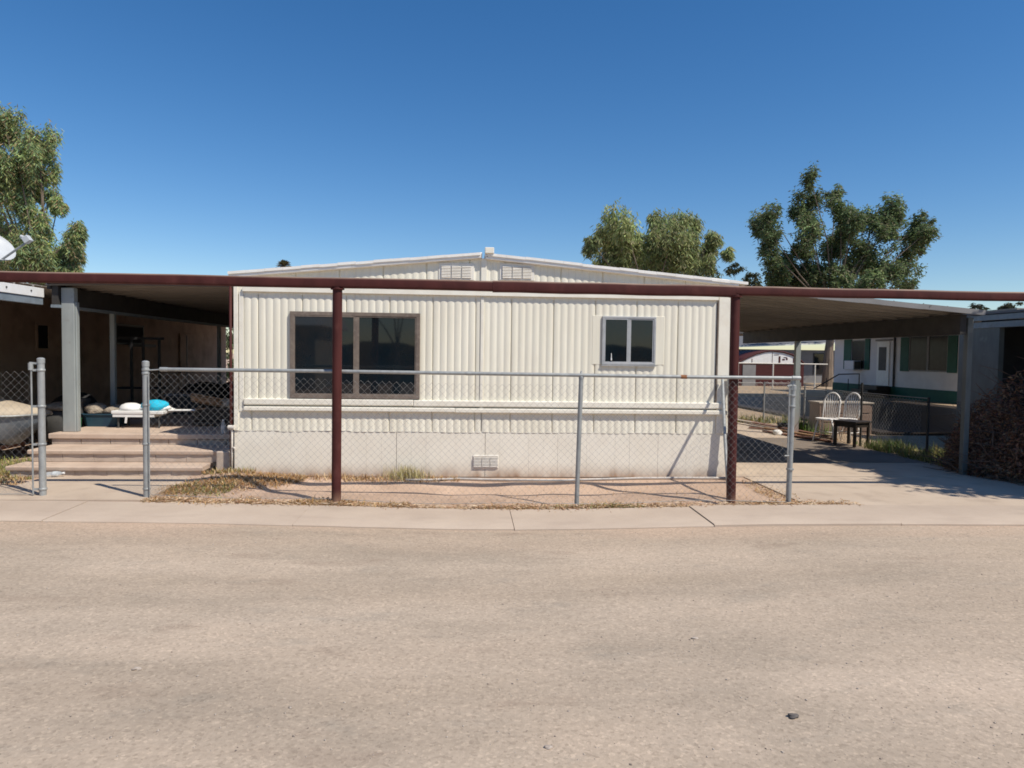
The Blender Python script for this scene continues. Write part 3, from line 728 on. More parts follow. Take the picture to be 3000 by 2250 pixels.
lump('cloth_bundle', 'white cloth crumpled around the foot of the cyan bundle', 'cloth', (-4.83,10.84,.765), (.30,.13,.055), M['white'], 15, .2)
o = MB(); o.obox((-4.42,10.84,.735), (.19,.03,.0), (-.01,.06,0), (0,0,.012)); tag(o.build('board', M['white'], bev=.008), 'flat pointed white board sticking out right of the cyan cloth', 'board')
# kindling bundle on a dark crate
cr = thing('crate', 'low dark crate under the bundle of firewood on the porch', 'crate', (-4.0, 11.1, DZ))
mb = MB()
for z in (.50,.57,.64,.71): mb.box(-4.28,-3.72,10.92,10.94,z,z+.05); mb.box(-4.28,-3.72,11.26,11.28,z,z+.05); mb.box(-4.30,-4.281,10.92,11.28,z,z+.05); mb.box(-3.719,-3.70,10.92,11.28,z,z+.05)
mb.build('slats', M['chairb'], cr)
mb = MB()
for x, y in ((-4.27,10.95),(-3.74,10.95),(-4.27,11.24),(-3.74,11.24)): mb.box(x-.012,x+.012,y-.009,y+.009,DZ,.77)
mb.build('corner_post', M['chairb'], cr)
mb = MB()
for i in range(60):
    a, b = random.uniform(0,6.28), math.sqrt(random.random())*.075
    oy, oz = b*math.cos(a), b*math.sin(a); j = random.uniform(-.04,.04); k = random.uniform(-.05,.05)
    mb.bar((-4.32+j, 11.02+oy, .925+oz*.9), (-3.88+k, 11.06+oy, .84+oz*.9), .012, .011)
tag(mb.build('firewood_bundle', M['wood']), 'slanting bundle of split brown kindling on the dark crate', 'firewood')
lump('burlap_sack', 'pale sack slumped at the right end of the kindling bundle', 'sack', (-3.78, 11.06, .815), (.15,.11,.095), M['bag'], 21, .25)
mb = MB()
for p, q in (((-4.35,10.9,.72),(-4.1,10.92,.76)), ((-4.3,10.88,.70),(-4.18,10.9,.80))): mb.bar(p, q, .02, .012)
tag(mb.build('wood_offcut', M['wood']), 'thin wood offcuts leaning in front of the dark crate', 'wood offcut')
bk = MB(); bk.lathe([(.10,0),(.125,.24),(.135,.245),(.135,.26),(.118,.26),(.1,.05)], (-5.55,12.3,DZ), 20)
tag(bk.build('bucket', M['grey'], smooth='auto'), 'grey plastic bucket standing in the shade behind the white table', 'bucket')
# water bottles
def bottle(name, label, loc, rot):
    t = thing(name, label, 'water bottle', loc, local=True); t.rotation_euler = rot
    mb = MB(); mb.lathe([(.03,0),(.033,.01),(.033,.05),(.030,.06),(.033,.075),(.033,.13),(.026,.155),(.0135,.18),(.0135,.19)], (0,0,0), 16); mb.build('body', M['clear'], t, smooth=True)
    mb = MB(); mb.lathe([(.0155,.188),(.0155,.207)], (0,0,0), 14); mb.build('cap', M['white'], t, smooth='auto')
    mb = MB(); mb.lathe([(.0335,.08),(.0335,.12)], (0,0,0), 16); mb.build('label_band', clearmat('bottle_label', (.75,.8,.82), .55), t, smooth='auto')
    return t
bottle('water_bottle', 'clear empty water bottle standing on the porch edge by the home', (-3.50, 9.98, DZ), (0,0,0))
bottle('water_bottle', 'crushed clear water bottle lying at the foot of the steps', (-5.32, 8.93, .064), (0, R(86), R(8)))
# black rack and shaded clutter under the awning
rk = thing('metal_rack', 'black open metal rack against the shaded brown wall', 'rack', (-6.4, 13.6, 0))
for x in (-6.85,-6.50,-6.28,-5.98):
    mb = MB(); mb.box(x-.02,x+.02,13.6,13.64,0,1.86); mb.build('upright', M['dark'], rk)
mb = MB(); mb.box(-6.9,-5.9,13.58,13.66,1.861,1.91); mb.build('top_bar', M['dark'], rk)
for z in (.35,.9): 
    mb = MB(); mb.box(-6.88,-5.95,13.645,14.0,z,z+.03); mb.build('shelf', M['dark'], rk)
lump('dark_bag', 'black refuse bag slumped against the shaded wall under the awning', 'bag', (-7.3,13.2,.35), (.5,.35,.5), M['dark'], 31, .2)
lump('dark_bag', 'low heap of black bags right of the metal rack', 'bag', (-5.35,14.2,DZ+.2), (.5,.4,.36), M['dark'], 32, .3)
lump('dark_bag', 'black bag beside the far awning post at the end of the porch', 'bag', (-4.7,14.8,DZ+.22), (.6,.4,.38), M['dark'], 33, .3)
tub('storage_tub', 'dark grey storage tub with its lid on, far back on the porch', 'storage tub', (-5.3, 13.2, DZ), .32, .22, .34, M['darkgrey'], M['grey'])

# ------------------------------------------------------------------ left neighbour
nl = thing('neighbour_house', 'brown neighbouring house in deep shade on the far left', 'house', (-11, 16, 0))
mb = MB(); mb.box(-15.5, -9.0, 5.0, 26.0, 0, 2.85); mb.build('wall', M['leftwall'], nl)
def pane_x(parent, x, y0, y1, z0, z1, fm, gm, s=1, name='window'):
    mb = MB(); f = .05
    mb.box(x, x+s*.03, y0, y1, z0, z0+f); mb.box(x, x+s*.03, y0, y1, z1-f, z1); mb.box(x, x+s*.03, y0, y0+f, z0+f, z1-f); mb.box(x, x+s*.03, y1-f, y1, z0+f, z1-f)
    w = mb.build(name, fm, parent); mb = MB(); mb.box(x, x+s*.015, y0+f, y1-f, z0+f, z1-f); mb.build('pane', gm, w); return w
pane_x(nl, -8.998, 14.8, 15.25, 1.62, 2.2, M['leftwall'], M['interior'])
pane_x(nl, -8.998, 18.0, 19.5, 1.80, 2.33, M['dark'], M['interior'])
mb = MB(); mb.box(-8.998,-8.95,21.85,23.05,.1,2.2); d_ = mb.build('door', M['leftwall'], nl, bev=.01)
mb = MB(); mb.box(-8.95,-8.94,22.3,22.35,.1,2.15); mb.build('door_seam', M['dark'], d_)
mb = MB(); mb.box(-8.998,-8.60,18.7,19.4,1.75,1.82); mb.build('ledge', M['grey'], nl)
mb = MB(); mb.v = [(-15.8,4.7,2.86),(-8.9,4.7,2.86),(-8.9,26.3,2.86),(-15.8,26.3,2.86),(-12.2,4.7,3.35),(-12.2,26.3,3.35)]; mb.f = [(0,3,2,1),(0,1,4),(1,2,5,4),(2,3,5),(3,0,4,5)]; mb.build('roof', M['roofgrey'], nl)
na = thing('neighbour_awning', 'neighbour awning with a blue-grey edge beam and a bright white fascia', 'awning', (-7.4, 9, 0))
pan_roof('roof', na, -6.03, 2.51, -8.99, 2.74, 6.3, 26.2, M['awnroof'])
mb = MB(); mb.box(-6.06, -5.99, 6.3, 10.04, 2.275, 2.375); mb.build('beam', M['bluegrey'], na, bev=.004)
mb = MB(); mb.box(-6.03, -5.975, 6.3, 10.04, 2.378, 2.505); fa = mb.build('fascia', M['white'], na, bev=.004)
mb = MB()
for y in (8.75, 9.25, 9.75): mb.tube([(-5.98,y,2.45),(-5.965,y,2.45)], .012, 8)
mb.build('screws', M['darkgrey'], fa)
mb = MB(); mb.box(-6.06,-6.0,6.4,6.46,0,2.27); mb.build('post', M['postgrey'], na)
ds = thing('satellite_dish', 'grey satellite dish with its feed arm on the neighbour roof', 'satellite dish', (-9.25, 14, 2.9))
mb = MB(); rows = []
ax = Vector((.62,-.35,.70)).normalized(); ua = ax.cross(Vector((0,0,1))).normalized(); va = ua.cross(ax).normalized()
cen = Vector((-9.30,14,3.58))
for j in range(7):
    r_ = .40*j/6
    rows.append([tuple(cen + ua*r_*math.cos(a)*.9 + va*r_*1.05*math.sin(a) + ax*(.28*(r_/.4)**2*.4)) for a in np.linspace(0, 2*math.pi, 29)])
mb.grid(rows); mb.build('reflector', M['dish'], ds, smooth=True, solid=.008)
mb = MB(); e0 = cen-va*.38+ax*.08; e1 = Vector((-8.50,13.8,3.72)); mb.tube([e0, e1], .022, 8); mb.build('feed_arm', M['galv'], ds, smooth='auto')
mb = MB(); mb.obox(e1+Vector((-.01,0,.04)), (.035,0,-.05), (0,.06,0), (.05,0,.035)); mb.tube([e1+Vector((-.04,0,.06)), e1+Vector((-.13,0,.10))], .035, 10); mb.build('feed_horn', M['dish'], ds, bev=.006)
mb = MB(); mb.tube([(-9.35,14,2.86),(-9.35,14,3.35),cen-ax*.02], .025, 10); mb.build('mast', M['galv'], ds, smooth='auto')

# ------------------------------------------------------------------ right side: back yard and neighbours
bf = thing('back_fence', 'low chain-link fence round the neighbouring gravel yard behind the chairs', 'fence', (7.6, 14, 0))
for x, y, h in ((7.62,10.78,1.05),(7.5,12.5,1.22),(7.55,14.8,1.05),(7.6,17.0,1.06),(8.57,17.05,1.05),(6.35,17.0,1.05)):
    mb = MB(); mb.tube([(x,y,0),(x,y,h)], .020, 10); mb.build('post', M['galv' if y > 14 else 'darkbeam'], bf, smooth='auto')  # nearer posts given a dark tone for the tree shade
mb = MB(); mb.tube([(7.62,10.78,1.03),(7.5,12.5,1.03),(7.55,14.8,1.02),(7.6,17.0,1.03)], .008, 6); mb.tube([(6.35,17,1.03),(8.57,17.05,1.03)], .008, 6); mb.build('top_rail', M['wire'], bf, smooth='auto')
link_mesh(bf, (7.53, 10.8), (7.57, 16.95), .98, zf=0, z0=.03, bulge=.02, pitch=.085, r=.0024)
link_mesh(bf, (6.37, 17.02), (8.55, 17.04), .98, zf=0, z0=.03, bulge=.02, pitch=.085, r=.0024)

def windsor():
    t = thing('wooden_chair', 'chipped white spindle-back chair facing left under the carport, left of two', 'chair', (7.12, 13.0, .03), group='white spindle-back chairs', local=True)
    mb = MB(); rows = []
    out = [(.21*math.cos(a)*(1-.08*math.cos(a)), .21*math.sin(a)*(1 if math.sin(a) > -.9 else .95)) for a in np.linspace(0, 2*math.pi, 25)[:-1]]
    n = len(out); mb.v = [(x*.95, y*.95, .425) for x, y in out]+[(x, y, .44) for x, y in out]+[(x*.97, y*.97, .458) for x, y in out]
    for i in range(2):
        for k in range(n): mb.f.append((i*n+k, i*n+(k+1)%n, (i+1)*n+(k+1)%n, (i+1)*n+k))
    mb.f.append(tuple(range(n))[::-1]); mb.f.append(tuple(range(2*n, 3*n))); mb.build('seat', M['chairw'], t, smooth='auto')
    for sx in (-1, 1):
        for sy in (-1, 1):
            mb = MB(); mb.tube([(sx*.13, sy*.13, .43), (sx*.155, sy*.155, .30), (sx*.165, sy*.165, .22), (sx*.20, sy*.20, 0)], [.014,.019,.015,.012], 10); mb.build('leg', M['chairw'], t, smooth=True)
    for sx in (-1, 1):
        mb = MB(); mb.tube([(sx*.172,-.172,.18),(sx*.172,.172,.18)], .009, 8); mb.build('stretcher', M['chairw'], t, smooth=True)
    mb = MB(); mb.tube([(-.172,0,.18),(.172,0,.18)], .009, 8); mb.build('stretcher', M['chairw'], t, smooth=True)
    hoop = []
    for k in range(25):
        a = math.pi*k/24
        w_ = .15+.03*math.sin(a)
        z = .455+.50*math.sin(a)**.72
        hoop.append((-w_*math.cos(a)*(1.12 if 3 < k < 21 else 1), .17+.10*(z-.455)/.5, z))
    mb = MB(); mb.tube(hoop, .017, 10); mb.build('back_hoop', M['chairw'], t, smooth=True)
    for i in range(7):
        x = -.12+.04*i; zt = .455+.485*max(0, 1-(x/.19)**2)**.5
        mb = MB(); mb.tube([(x*.75, .165, .455), (x, .17+.10*(zt-.455)/.5*.5, (zt+.455)/2), (x*1.15, .17+.10*(zt-.455)/.5, zt)], [.009,.012,.008], 8); mb.build('spindle', M['chairw'], t, smooth=True)
    return t
ch = windsor(); ch.rotation_euler = (0,0,R(-48)); ch.location = (7.14, 13.05, .03)
dup(ch, (7.53, 13.05, .03), R(-58), 'chipped white spindle-back chair half hidden behind the dark chair, right of two')
bc = thing('side_table', 'low dark wooden side table in front of the white chairs', 'table', (7.28, 12.42, .03), R(-65), local=True)
mb = MB(); mb.box(-.24,.24,-.24,.24,.44,.475); mb.build('table_top', M['chairb'], bc, bev=.008)
mb = MB(); mb.box(-.20,.20,-.21,-.19,.36,.439); mb.box(-.21,-.19,-.19,.19,.36,.439); mb.box(.19,.21,-.19,.19,.36,.439); mb.box(-.20,.20,.19,.21,.36,.439); mb.build('apron', M['chairb'], bc)
for sx in (-1,1):
    for sy in (-1,1):
        mb = MB(); mb.box(sx*.2-.022,sx*.2+.022,sy*.2-.022,sy*.2+.022,0,.438); mb.build('leg', M['chairb'], bc)
dk = thing('dresser', 'brown wooden dresser standing behind the white chairs', 'dresser', (8.0, 14.6, 0))
mb = MB(); mb.box(7.75,8.95,14.5,14.95,.0,.68); mb.build('body', M['deskm'], dk, bev=.006)
mb = MB(); mb.box(7.72,8.98,14.47,14.98,.683,.715); mb.build('top', M['tan'], dk, bev=.006)
for k in range(3):
    mb = MB(); mb.box(7.80,8.90,14.485,14.499,.08+.2*k,.25+.2*k); dr = mb.build('drawer', M['deskm'], dk, bev=.004)
    mb = MB(); mb.tube([(8.35,14.485,.165+.2*k),(8.35,14.46,.165+.2*k)], .015, 8); mb.build('knob', M['dark'], dr, smooth='auto')
# boards on the ground beside the fence
lab = ['long reddish board nearest the carport in the lumber on the ground','pale tan board lying on the reddish lumber by the back fence','dark brown board in the middle of the lumber by the back fence',
       'short reddish board crossing the lumber by the back fence','brown board at the fence side of the lumber on the ground','grey weathered board on top of the ground lumber, far end']
for i, (a, b, m_) in enumerate((((6.55,14.6),(7.15,12.9),'lumber'),((6.75,15.0),(7.3,13.0),'wood'),((6.85,15.9),(7.32,13.3),'lumber'),((6.5,15.3),(7.2,14.9),'lumber'),((7.0,17.0),(7.38,14.0),'lumber'),((6.7,16.9),(7.1,15.0),'tan'))):
    z = .045+.028*(i % 3)
    mb = MB(); mb.bar((a[0],a[1],z+.012),(b[0],b[1],z), .12, .026); o = mb.build('lumber_board', M[m_], bev=.003)
    tag(o, lab[i], 'board', 'boards lying beside the back fence')
lump('stone', 'white chunk of broken concrete among the boards', 'stone', (6.62,14.1,.07), (.09,.07,.07), M['white'], 41, .4)
tub('planter', 'small dark square planter left of the white chairs', 'planter', (7.18, 14.9, 0), .15, .15, .2, M['dark'])
# red shed with a white arched gable
sh = thing('shed', 'dark red shed with a chipped white arched gable far behind the carport', 'shed', (18.2, 40, 0))
mb = MB(); mb.box(16.15, 20.3, 40, 44, 0, 1.36); mb.build('wall', M['barnred'], sh)
arch = [(16.2,1.37),(16.75,1.66),(17.3,1.90),(17.9,2.06),(18.3,2.10),(19.0,2.02),(19.55,1.86),(19.95,1.62),(20.25,1.37)]
mb = MB(); mb.poly([(x, 39.96, z) for x, z in arch]); gb = mb.build('gable', M['white'], sh)
mb = MB(); mb.tube([(x, 39.94, z+.05) for x, z in arch], .06, 8); mb.build('gable_trim', M['barnred'], sh, smooth='auto')
rows = [[(x, y, z+.06) for x, z in arch] for y in (39.9, 44)]; mb = MB(); mb.grid(rows); mb.build('roof', M['barnred'], sh, smooth='auto', solid=.05)
mb = MB()
for x, z, w, h in ((18.75,1.62,.11,.40),(19.0,1.62,.16,.08),(19.2,1.66,.10,.12),(17.05,1.5,.04,.3),(19.1,1.75,.2,.04),(18.55,1.9,.3,.03),(19.62,1.55,.06,.35),(18.3,1.75,.02,.66)): mb.box(x-w/2,x+w/2,39.945,39.955,z-h/2,z+h/2)
mb.build('peeled_paint', M['barnred'], gb)
mb = MB(); mb.box(16.5,17.3,39.96,39.998,0,1.28); mb.build('door', M['grey'], sh)
rf = thing('pipe_fence', 'thin white pipe rail fence crossing in front of the red shed', 'fence', (18, 36, 0))
mb = MB(); mb.tube([(14,36,1.41),(19.6,36,1.39)], .035, 8); mb.build('top_rail', M['pvc'], rf, smooth='auto')
for x in (14.6, 16.55, 18.9):
    mb = MB(); mb.tube([(x,36,0),(x,36,1.4)], .04, 8); mb.build('post', M['pvc'], rf, smooth='auto')
# grey house further back
gh = thing('house', 'long grey house with a bright white eave line behind the red shed', 'house', (19, 48, 0))
mb = MB(); mb.box(10, 27, 46, 53, 0, 2.3); mb.build('wall', M['grey'], gh)
mb = MB(); mb.v = [(9.5,45,2.0),(28,45,2.92),(28,54,2.92),(9.5,54,2.0),(9.5,45,2.09),(28,45,3.01),(28,54,4.9),(9.5,54,4.4)]; mb.f=[(0,3,2,1),(4,5,6,7),(0,1,5,4),(1,2,6,5),(2,3,7,6),(3,0,4,7)]; mb.build('roof', M['roofgrey'], gh)
mb = MB(); mb.v = [(9.5,44.9,1.98),(28,44.9,2.90),(28,44.99,2.90),(9.5,44.99,1.98),(9.5,44.9,2.07),(28,44.9,2.99),(28,44.99,2.99),(9.5,44.99,2.07)]; mb.f=[(0,3,2,1),(4,5,6,7),(0,1,5,4),(1,2,6,5),(2,3,7,6),(3,0,4,7)]; mb.build('fascia', M['white'], gh)
for x0, x1, z0, z1 in ((21.5,22.6,.9,1.9),(24.0,24.9,.6,2.1),(18.8,19.4,.9,1.7)):
    mb = MB(); mb.box(x0,x1,45.96,45.998,z0,z1); w_ = mb.build('window', M['darkgrey'], gh); mb = MB(); mb.box(x0+.06,x1-.06,45.94,45.958,z0+.06,z1-.06); mb.build('pane', M['glassdark'], w_)
# white and green house
wh = thing('house', 'white neighbouring house with green shutters and green skirting seen under the carport', 'house', (20.5, 29, 0))
WX = 18.7
mb = MB(); mb.box(WX, 26, 24.5, 33.7, .5, 2.85)
mb.build('wall', M['nbrwhite'], wh)
mb = MB()
for i in range(11): mb.box(WX-.012, WX-.001, 24.52, 33.68, .53+.21*i, .53+.21*i+.195)
mb.build('lap_siding', M['nbrwhite'], wh)
mb = MB(); mb.box(WX-.03, 25.9, 24.45, 33.75, 0, .5); mb.build('skirting', M['green'], wh)
mb = MB(); mb.v=[(WX-.9,24,2.80),(26.5,24,2.80),(26.5,34.2,2.80),(WX-.9,34.2,2.80),(22.5,24,3.6),(22.5,34.2,3.6)]; mb.f=[(0,3,2,1),(0,1,4),(1,2,5,4),(2,3,5),(3,0,4,5)]; mb.build('roof', M['roofgrey'], wh)
pane_x(wh, WX-.013, 30.95, 32.1, 1.2, 2.6, M['grey'], M['glassfar'], -1)
pane_x(wh, WX-.013, 25.4, 27.75, 1.22, 2.7, M['grey'], M['glassfar'], -1)
mb = MB(); mb.box(WX-.05, WX-.02, 26.5, 26.62, 1.25, 2.65); mb.build('mullion', M['grey'], wh)
for y0, y1 in ((32.1,32.75),(30.6,30.95),(27.75,28.3),(24.9,25.4)):
    mb = MB(); mb.box(WX-.06, WX-.013, y0, y1, 1.2, 2.65); mb.build('shutter', M['green'], wh)
mb = MB(); mb.box(WX-.05, WX-.013, 29.1, 30.0, .53, 2.5); dd = mb.build('door', M['white'], wh)
mb = MB(); mb.box(WX-.06, WX-.051, 29.3, 29.85, 1.2, 2.25); mb.build('door_window', M['darkgrey'], dd)
mb = MB(); mb.box(WX-.055, WX-.015, 28.9, 30.15, 2.52, 2.6); mb.build('door_lamp', M['grey'], wh)
mb = MB(); mb.tube([(WX-.06,28.72,.5),(WX-.06,28.72,2.78)], .04, 8); mb.build('downpipe', M['darkgrey'], wh)
mb = MB(); mb.box(WX-.45, WX-.062, 31.2, 32.0, 1.18, 1.62); ac = mb.build('air_conditioner', M['nbrwhite'], wh, bev=.02)
mb = MB(); mb.box(WX-.40, WX-.1, 31.185, 31.199, 1.22, 1.58); mb.build('grille', M['darkgrey'], ac)
hr = thing('handrail', 'black metal handrail at the steps of the white and green house', 'handrail', (18, 31, 0))
mb = MB()
for y in (30.6,): mb.tube([(17.2,y+2.2,.2),(17.9,y+1.2,.95),(18.5,y+.5,1.0),(18.5,y+.5,.1)], .03, 8)
for x, y in ((17.55,32.3),(18.2,31.5)): mb.tube([(x,y,0),(x,y,.75)], .02, 6)
mb.build('rail', M['dark'], hr, smooth='auto')
st = thing('entrance_steps', 'dark wooden steps below the door of the white and green house', 'steps', (17.9, 29.6, 0))
for k in range(3):
    mb = MB(); mb.box(17.2+.4*k, 18.6, 28.9, 30.2, .17*k+.002*k, .17*(k+1)); mb.build('step', M['chairb'], st)
sroof = thing('added_shade_roof', 'added roof, mostly hidden, casting shade beside the white and green house', 'awning', (15, 20, 0))  # added for its shadow on wall and ground, mostly out of view
mb = MB(); mb.box(11.0, WX-.92, 13.05, 30.0, 2.66, 2.74); mb.build('roof', M['awnroof'], sroof)
for y in (13.2, 29.8):
    mb = MB(); mb.box(11.0,11.08,y-.04,y+.04,0,2.659); mb.build('post', M['postgrey'], sroof)
hd = thing('shade_patch', 'flat dark boarded sheet added to deepen the shade before the white and green house', 'shade patch', (14, 20, 0))  # dark sheet laid down to blacken the shaded ground
mb = MB()
for i in range(52): mb.box(9.0+.155*i, 9.0+.155*i+.148, 14.3, 27.5, .045, .08)
mb.build('boards', M['chairb'], hd)
mb = MB(); mb.box(9.05, 17.0, 14.35, 27.4, 0, .044); mb.build('frame', M['dark'], hd)
# neighbour's own carport at the right edge
nc = thing('carport', 'neighbour carport with a blue-grey fascia and black interior at the right edge', 'carport', (12, 9.5, 0))
mb = MB(); mb.box(9.98, 10.05, 4.6, 13.3, 2.30, 2.42); mb.build('fascia', M['bluegrey'], nc, bev=.01)
mb = MB(); mb.box(9.93, 9.979, 4.6, 13.32, 2.44, 2.55); mb.build('gutter', M['bluegrey'], nc, bev=.01)
mb = MB(); mb.v=[(9.9,4.5,2.56),(16.5,4.5,2.56),(16.5,13,2.56),(9.9,13,2.56),(9.9,4.5,2.60),(16.5,4.5,3.0),(16.5,13,3.0),(9.9,13,2.60)]; mb.f=[(0,3,2,1),(4,5,6,7),(0,1,5,4),(1,2,6,5),(2,3,7,6),(3,0,4,7)]; mb.build('roof', M['roofgrey'], nc)
mb = MB(); mb.box(10.0, 10.1, 12.25, 13.3, 0, 2.30); mb.build('wall', M['shadegrey'], nc)
mb = MB(); mb.box(13.2, 13.3, 4.6, 12.85, 0, 2.5); mb.box(10.11, 13.19, 12.7, 12.85, 0, 2.5); mb.build('back_wall', M['dark'], nc)
mb = MB(); mb.box(9.99, 10.06, 4.7, 4.78, 0, 2.29); mb.build('post', M['postgrey'], nc)

# ------------------------------------------------------------------ foliage
def jit(n, base, var, rng=RNG):
    base = np.array(base); b = base[rng.integers(0, len(base), n)]
    return np.clip(b*(1+rng.normal(0, var, (n, 1)))+rng.normal(0, .006, (n, 3)), .004, .9)
def leaves(P, length, width, cols, droop=.6, rng=RNG):
    """a kite-shaped leaf at every point"""
    n = len(P); d = rng.normal(0, 1, (n, 3)); d /= np.linalg.norm(d, axis=1)[:, None]
    d[:, 2] = d[:, 2]*(1-droop)-droop; d /= np.linalg.norm(d, axis=1)[:, None]
    s = np.cross(d, rng.normal(0, 1, (n, 3))); s /= np.linalg.norm(s, axis=1)[:, None]
    L = length*rng.uniform(.6, 1.3, (n, 1)); W = width*rng.uniform(.6, 1.3, (n, 1))
    V = np.stack([P, P+d*L*.45+s*W, P+d*L, P+d*L*.45-s*W], 1).reshape(-1, 3)
    F = np.arange(4*n).reshape(n, 4); return V, F, np.repeat(cols, 4, 0)
def clump_points(c, r, n, rng=RNG, shell=.55):
    d = rng.normal(0, 1, (n, 3)); d /= np.linalg.norm(d, axis=1)[:, None]
    rad = rng.uniform(0, 1, (n, 1))**shell
    ph = rng.uniform(0, 6.28, 6)
    k = 1+.28*np.sin(d[:, :1]*5+ph[0])*np.sin(d[:, 2:]*4+ph[1])+.18*np.sin(d[:, 1:2]*8+ph[2]+d[:, 2:]*5)
    return np.array(c)+d*rad*np.array(r)*k
def tree(name, label, base, clumps, palette, n_per, length, width, droop, bark, trunk_r, group=None, fork=.35, sub=9, hang=0, fill=.6):
    """clumps: (x, y, z, rx, ry, rz); limbs run from the trunk to every clump"""
    t = thing(name, label, 'tree', base, group=group)
    limbs = list(clumps)
    for i, a in enumerate(list(clumps)):     # smaller sprays bridging neighbouring ones
        for b in clumps[:i]:
            d = math.hypot(a[0]-b[0], a[2]-b[2]); r_ = (a[3]+b[3])/2
            if d < 1.7*r_ and random.random() < fill: clumps.append(tuple((p+q)/2 for p, q in zip(a[:3], b[:3]))+(r_*.7, r_*.7, r_*.7))
    mb = MB(); bx, by = base[0], base[1]
    top = max(c[2] for c in clumps); fz = top*fork
    mx = sum(c[0] for c in clumps)/len(clumps)
    fp = (bx+(mx-bx)*.3, by, fz)
    mb.tube([(bx, by, -.1), (bx+.05, by+.04, fz*.5), fp], [trunk_r*1.1, trunk_r*.8, trunk_r*.5], 10)
    for c in limbs:
        e = Vector((c[0], c[1], c[2]+c[5]*.1)); f = Vector(fp); m_ = f.lerp(e, .5)+Vector((random.uniform(-.25,.25), random.uniform(-.2,.2), random.uniform(.0,.5)))
        mb.tube([f, f.lerp(m_, .5)+Vector((0,0,.1)), m_, m_.lerp(e, .6), e], [trunk_r*.24, trunk_r*.17, trunk_r*.11, trunk_r*.07, trunk_r*.03], 7)
    mb.build('trunk', bark, t, smooth='auto')
    VV = []; FF = []; CC = []; off = 0
    for c in clumps:
        # each clump is a spray of smaller tufts, so the outline stays ragged
        rr = np.array(c[3:6]); vol = max(.5, (rr[0]*rr[2])); k = max(4, int(sub*vol**.5))
        cent = clump_points(c[:3], rr*RNG.uniform(.7, 1.12), k, shell=.45)
        tone = RNG.uniform(.75, 1.22)
        for q in cent:
            sz = rr.min()*RNG.uniform(.22, .58); m_ = int(n_per*vol/k)
            P = clump_points(q, (sz, sz, sz*(1+hang)), m_)
            if hang: P[:, 2] -= np.abs(RNG.normal(0, hang*.35*sz, m_))
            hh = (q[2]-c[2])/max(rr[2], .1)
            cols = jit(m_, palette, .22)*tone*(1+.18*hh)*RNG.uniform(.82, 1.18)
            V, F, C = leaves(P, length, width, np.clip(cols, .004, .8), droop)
            VV.append(V); FF.append(F+off); CC.append(C); off += len(V)
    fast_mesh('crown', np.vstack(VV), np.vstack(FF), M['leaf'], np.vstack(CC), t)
    return t
FOC = 1993.
yaw, pitch, roll = .0648, -.0419, .0133
cy_, sy_ = math.cos(yaw), math.sin(yaw)
fw_ = Vector((sy_*math.cos(pitch), cy_*math.cos(pitch), math.sin(pitch))); r0 = Vector((cy_, -sy_, 0)); u0 = r0.cross(fw_)
rt_ = math.cos(roll)*r0+math.sin(roll)*u0; up_ = -math.sin(roll)*r0+math.cos(roll)*u0
def at(px, py, Y):                       # a measured direction, met with the vertical plane y = Y
    d = fw_+rt_*((px-1500)/FOC)-up_*((py-1125)/FOC); k = Y/d.y; return (d.x*k, Y, 1.65+d.z*k)
def clumps_at(lst, s, ox, oy, Y, depth, kr=1.):
    out = []
    for x, y, rx, rz in lst:
        yy = Y+RNG.uniform(-depth, depth); p = at(ox+x/s, oy+y/s, yy); f = yy/FOC/s*kr
        out.append((*p, rx*f*1.2, (rx+rz)/2*f*1.15, rz*f*1.2))
    return out
euc = [(1330,135,52,62),(1325,235,68,76),(1285,320,84,60),(1330,420,66,84),(1120,330,44,56),(1050,385,52,72),(1120,430,54,56),(1110,520,50,66),(1185,585,56,64),(1140,655,70,80),(1330,510,56,70),(1340,640,76,100),
       (1470,225,40,56),(1500,300,58,72),(1560,370,74,70),(1500,450,66,80),(1440,530,58,80),(1430,650,66,90),(1620,345,66,58),(1650,505,84,76),(1600,600,94,86),(1680,690,84,66),(1785,290,66,72),(1775,380,58,52),(1735,425,50,40),
       (1930,375,50,52),(1965,425,58,38),(1880,450,64,58),(1865,545,54,66),(1850,640,62,66),(1855,705,46,40),(1780,640,50,66),(1600,710,120,50),(1240,700,110,40)]
tree('eucalyptus_tree', 'tall dark eucalyptus tree rising behind the right end of the carport', (21.8, 40, 0), clumps_at(euc, 1.843, 1650, 450, 40, 1.7, 1.0),
     [(.15,.21,.085),(.12,.18,.08),(.20,.25,.10),(.19,.18,.105)], 1900, .26, .036, .5, M['bark'], .32, sub=20, hang=.5)
pep = [(270,365,56,60),(200,440,58,72),(340,420,60,80),(260,520,84,72),(330,565,80,50),(500,365,50,52),(520,450,76,70),(460,540,52,54),(640,365,50,50),(700,400,54,54),(650,470,90,72),(600,560,100,62),(760,560,84,66),(810,450,34,34),(890,530,22,20),(150,480,30,60),(420,600,120,40),(400,525,70,56),(690,540,100,70),(540,560,90,66),(780,610,80,46),(250,585,90,44),(585,470,66,76),(450,500,60,70),(300,470,70,80)]
tree('pepper_tree', 'feathery olive-green pepper tree behind the right half of the home roof', (8.3, 30, 0), clumps_at(pep, 1.843, 1650, 450, 30, 1.3),
     [(.29,.34,.13),(.24,.30,.125),(.35,.37,.15),(.30,.28,.15)], 2300, .24, .026, .8, M['bark'], .3, sub=18, hang=1.0, fill=.25)
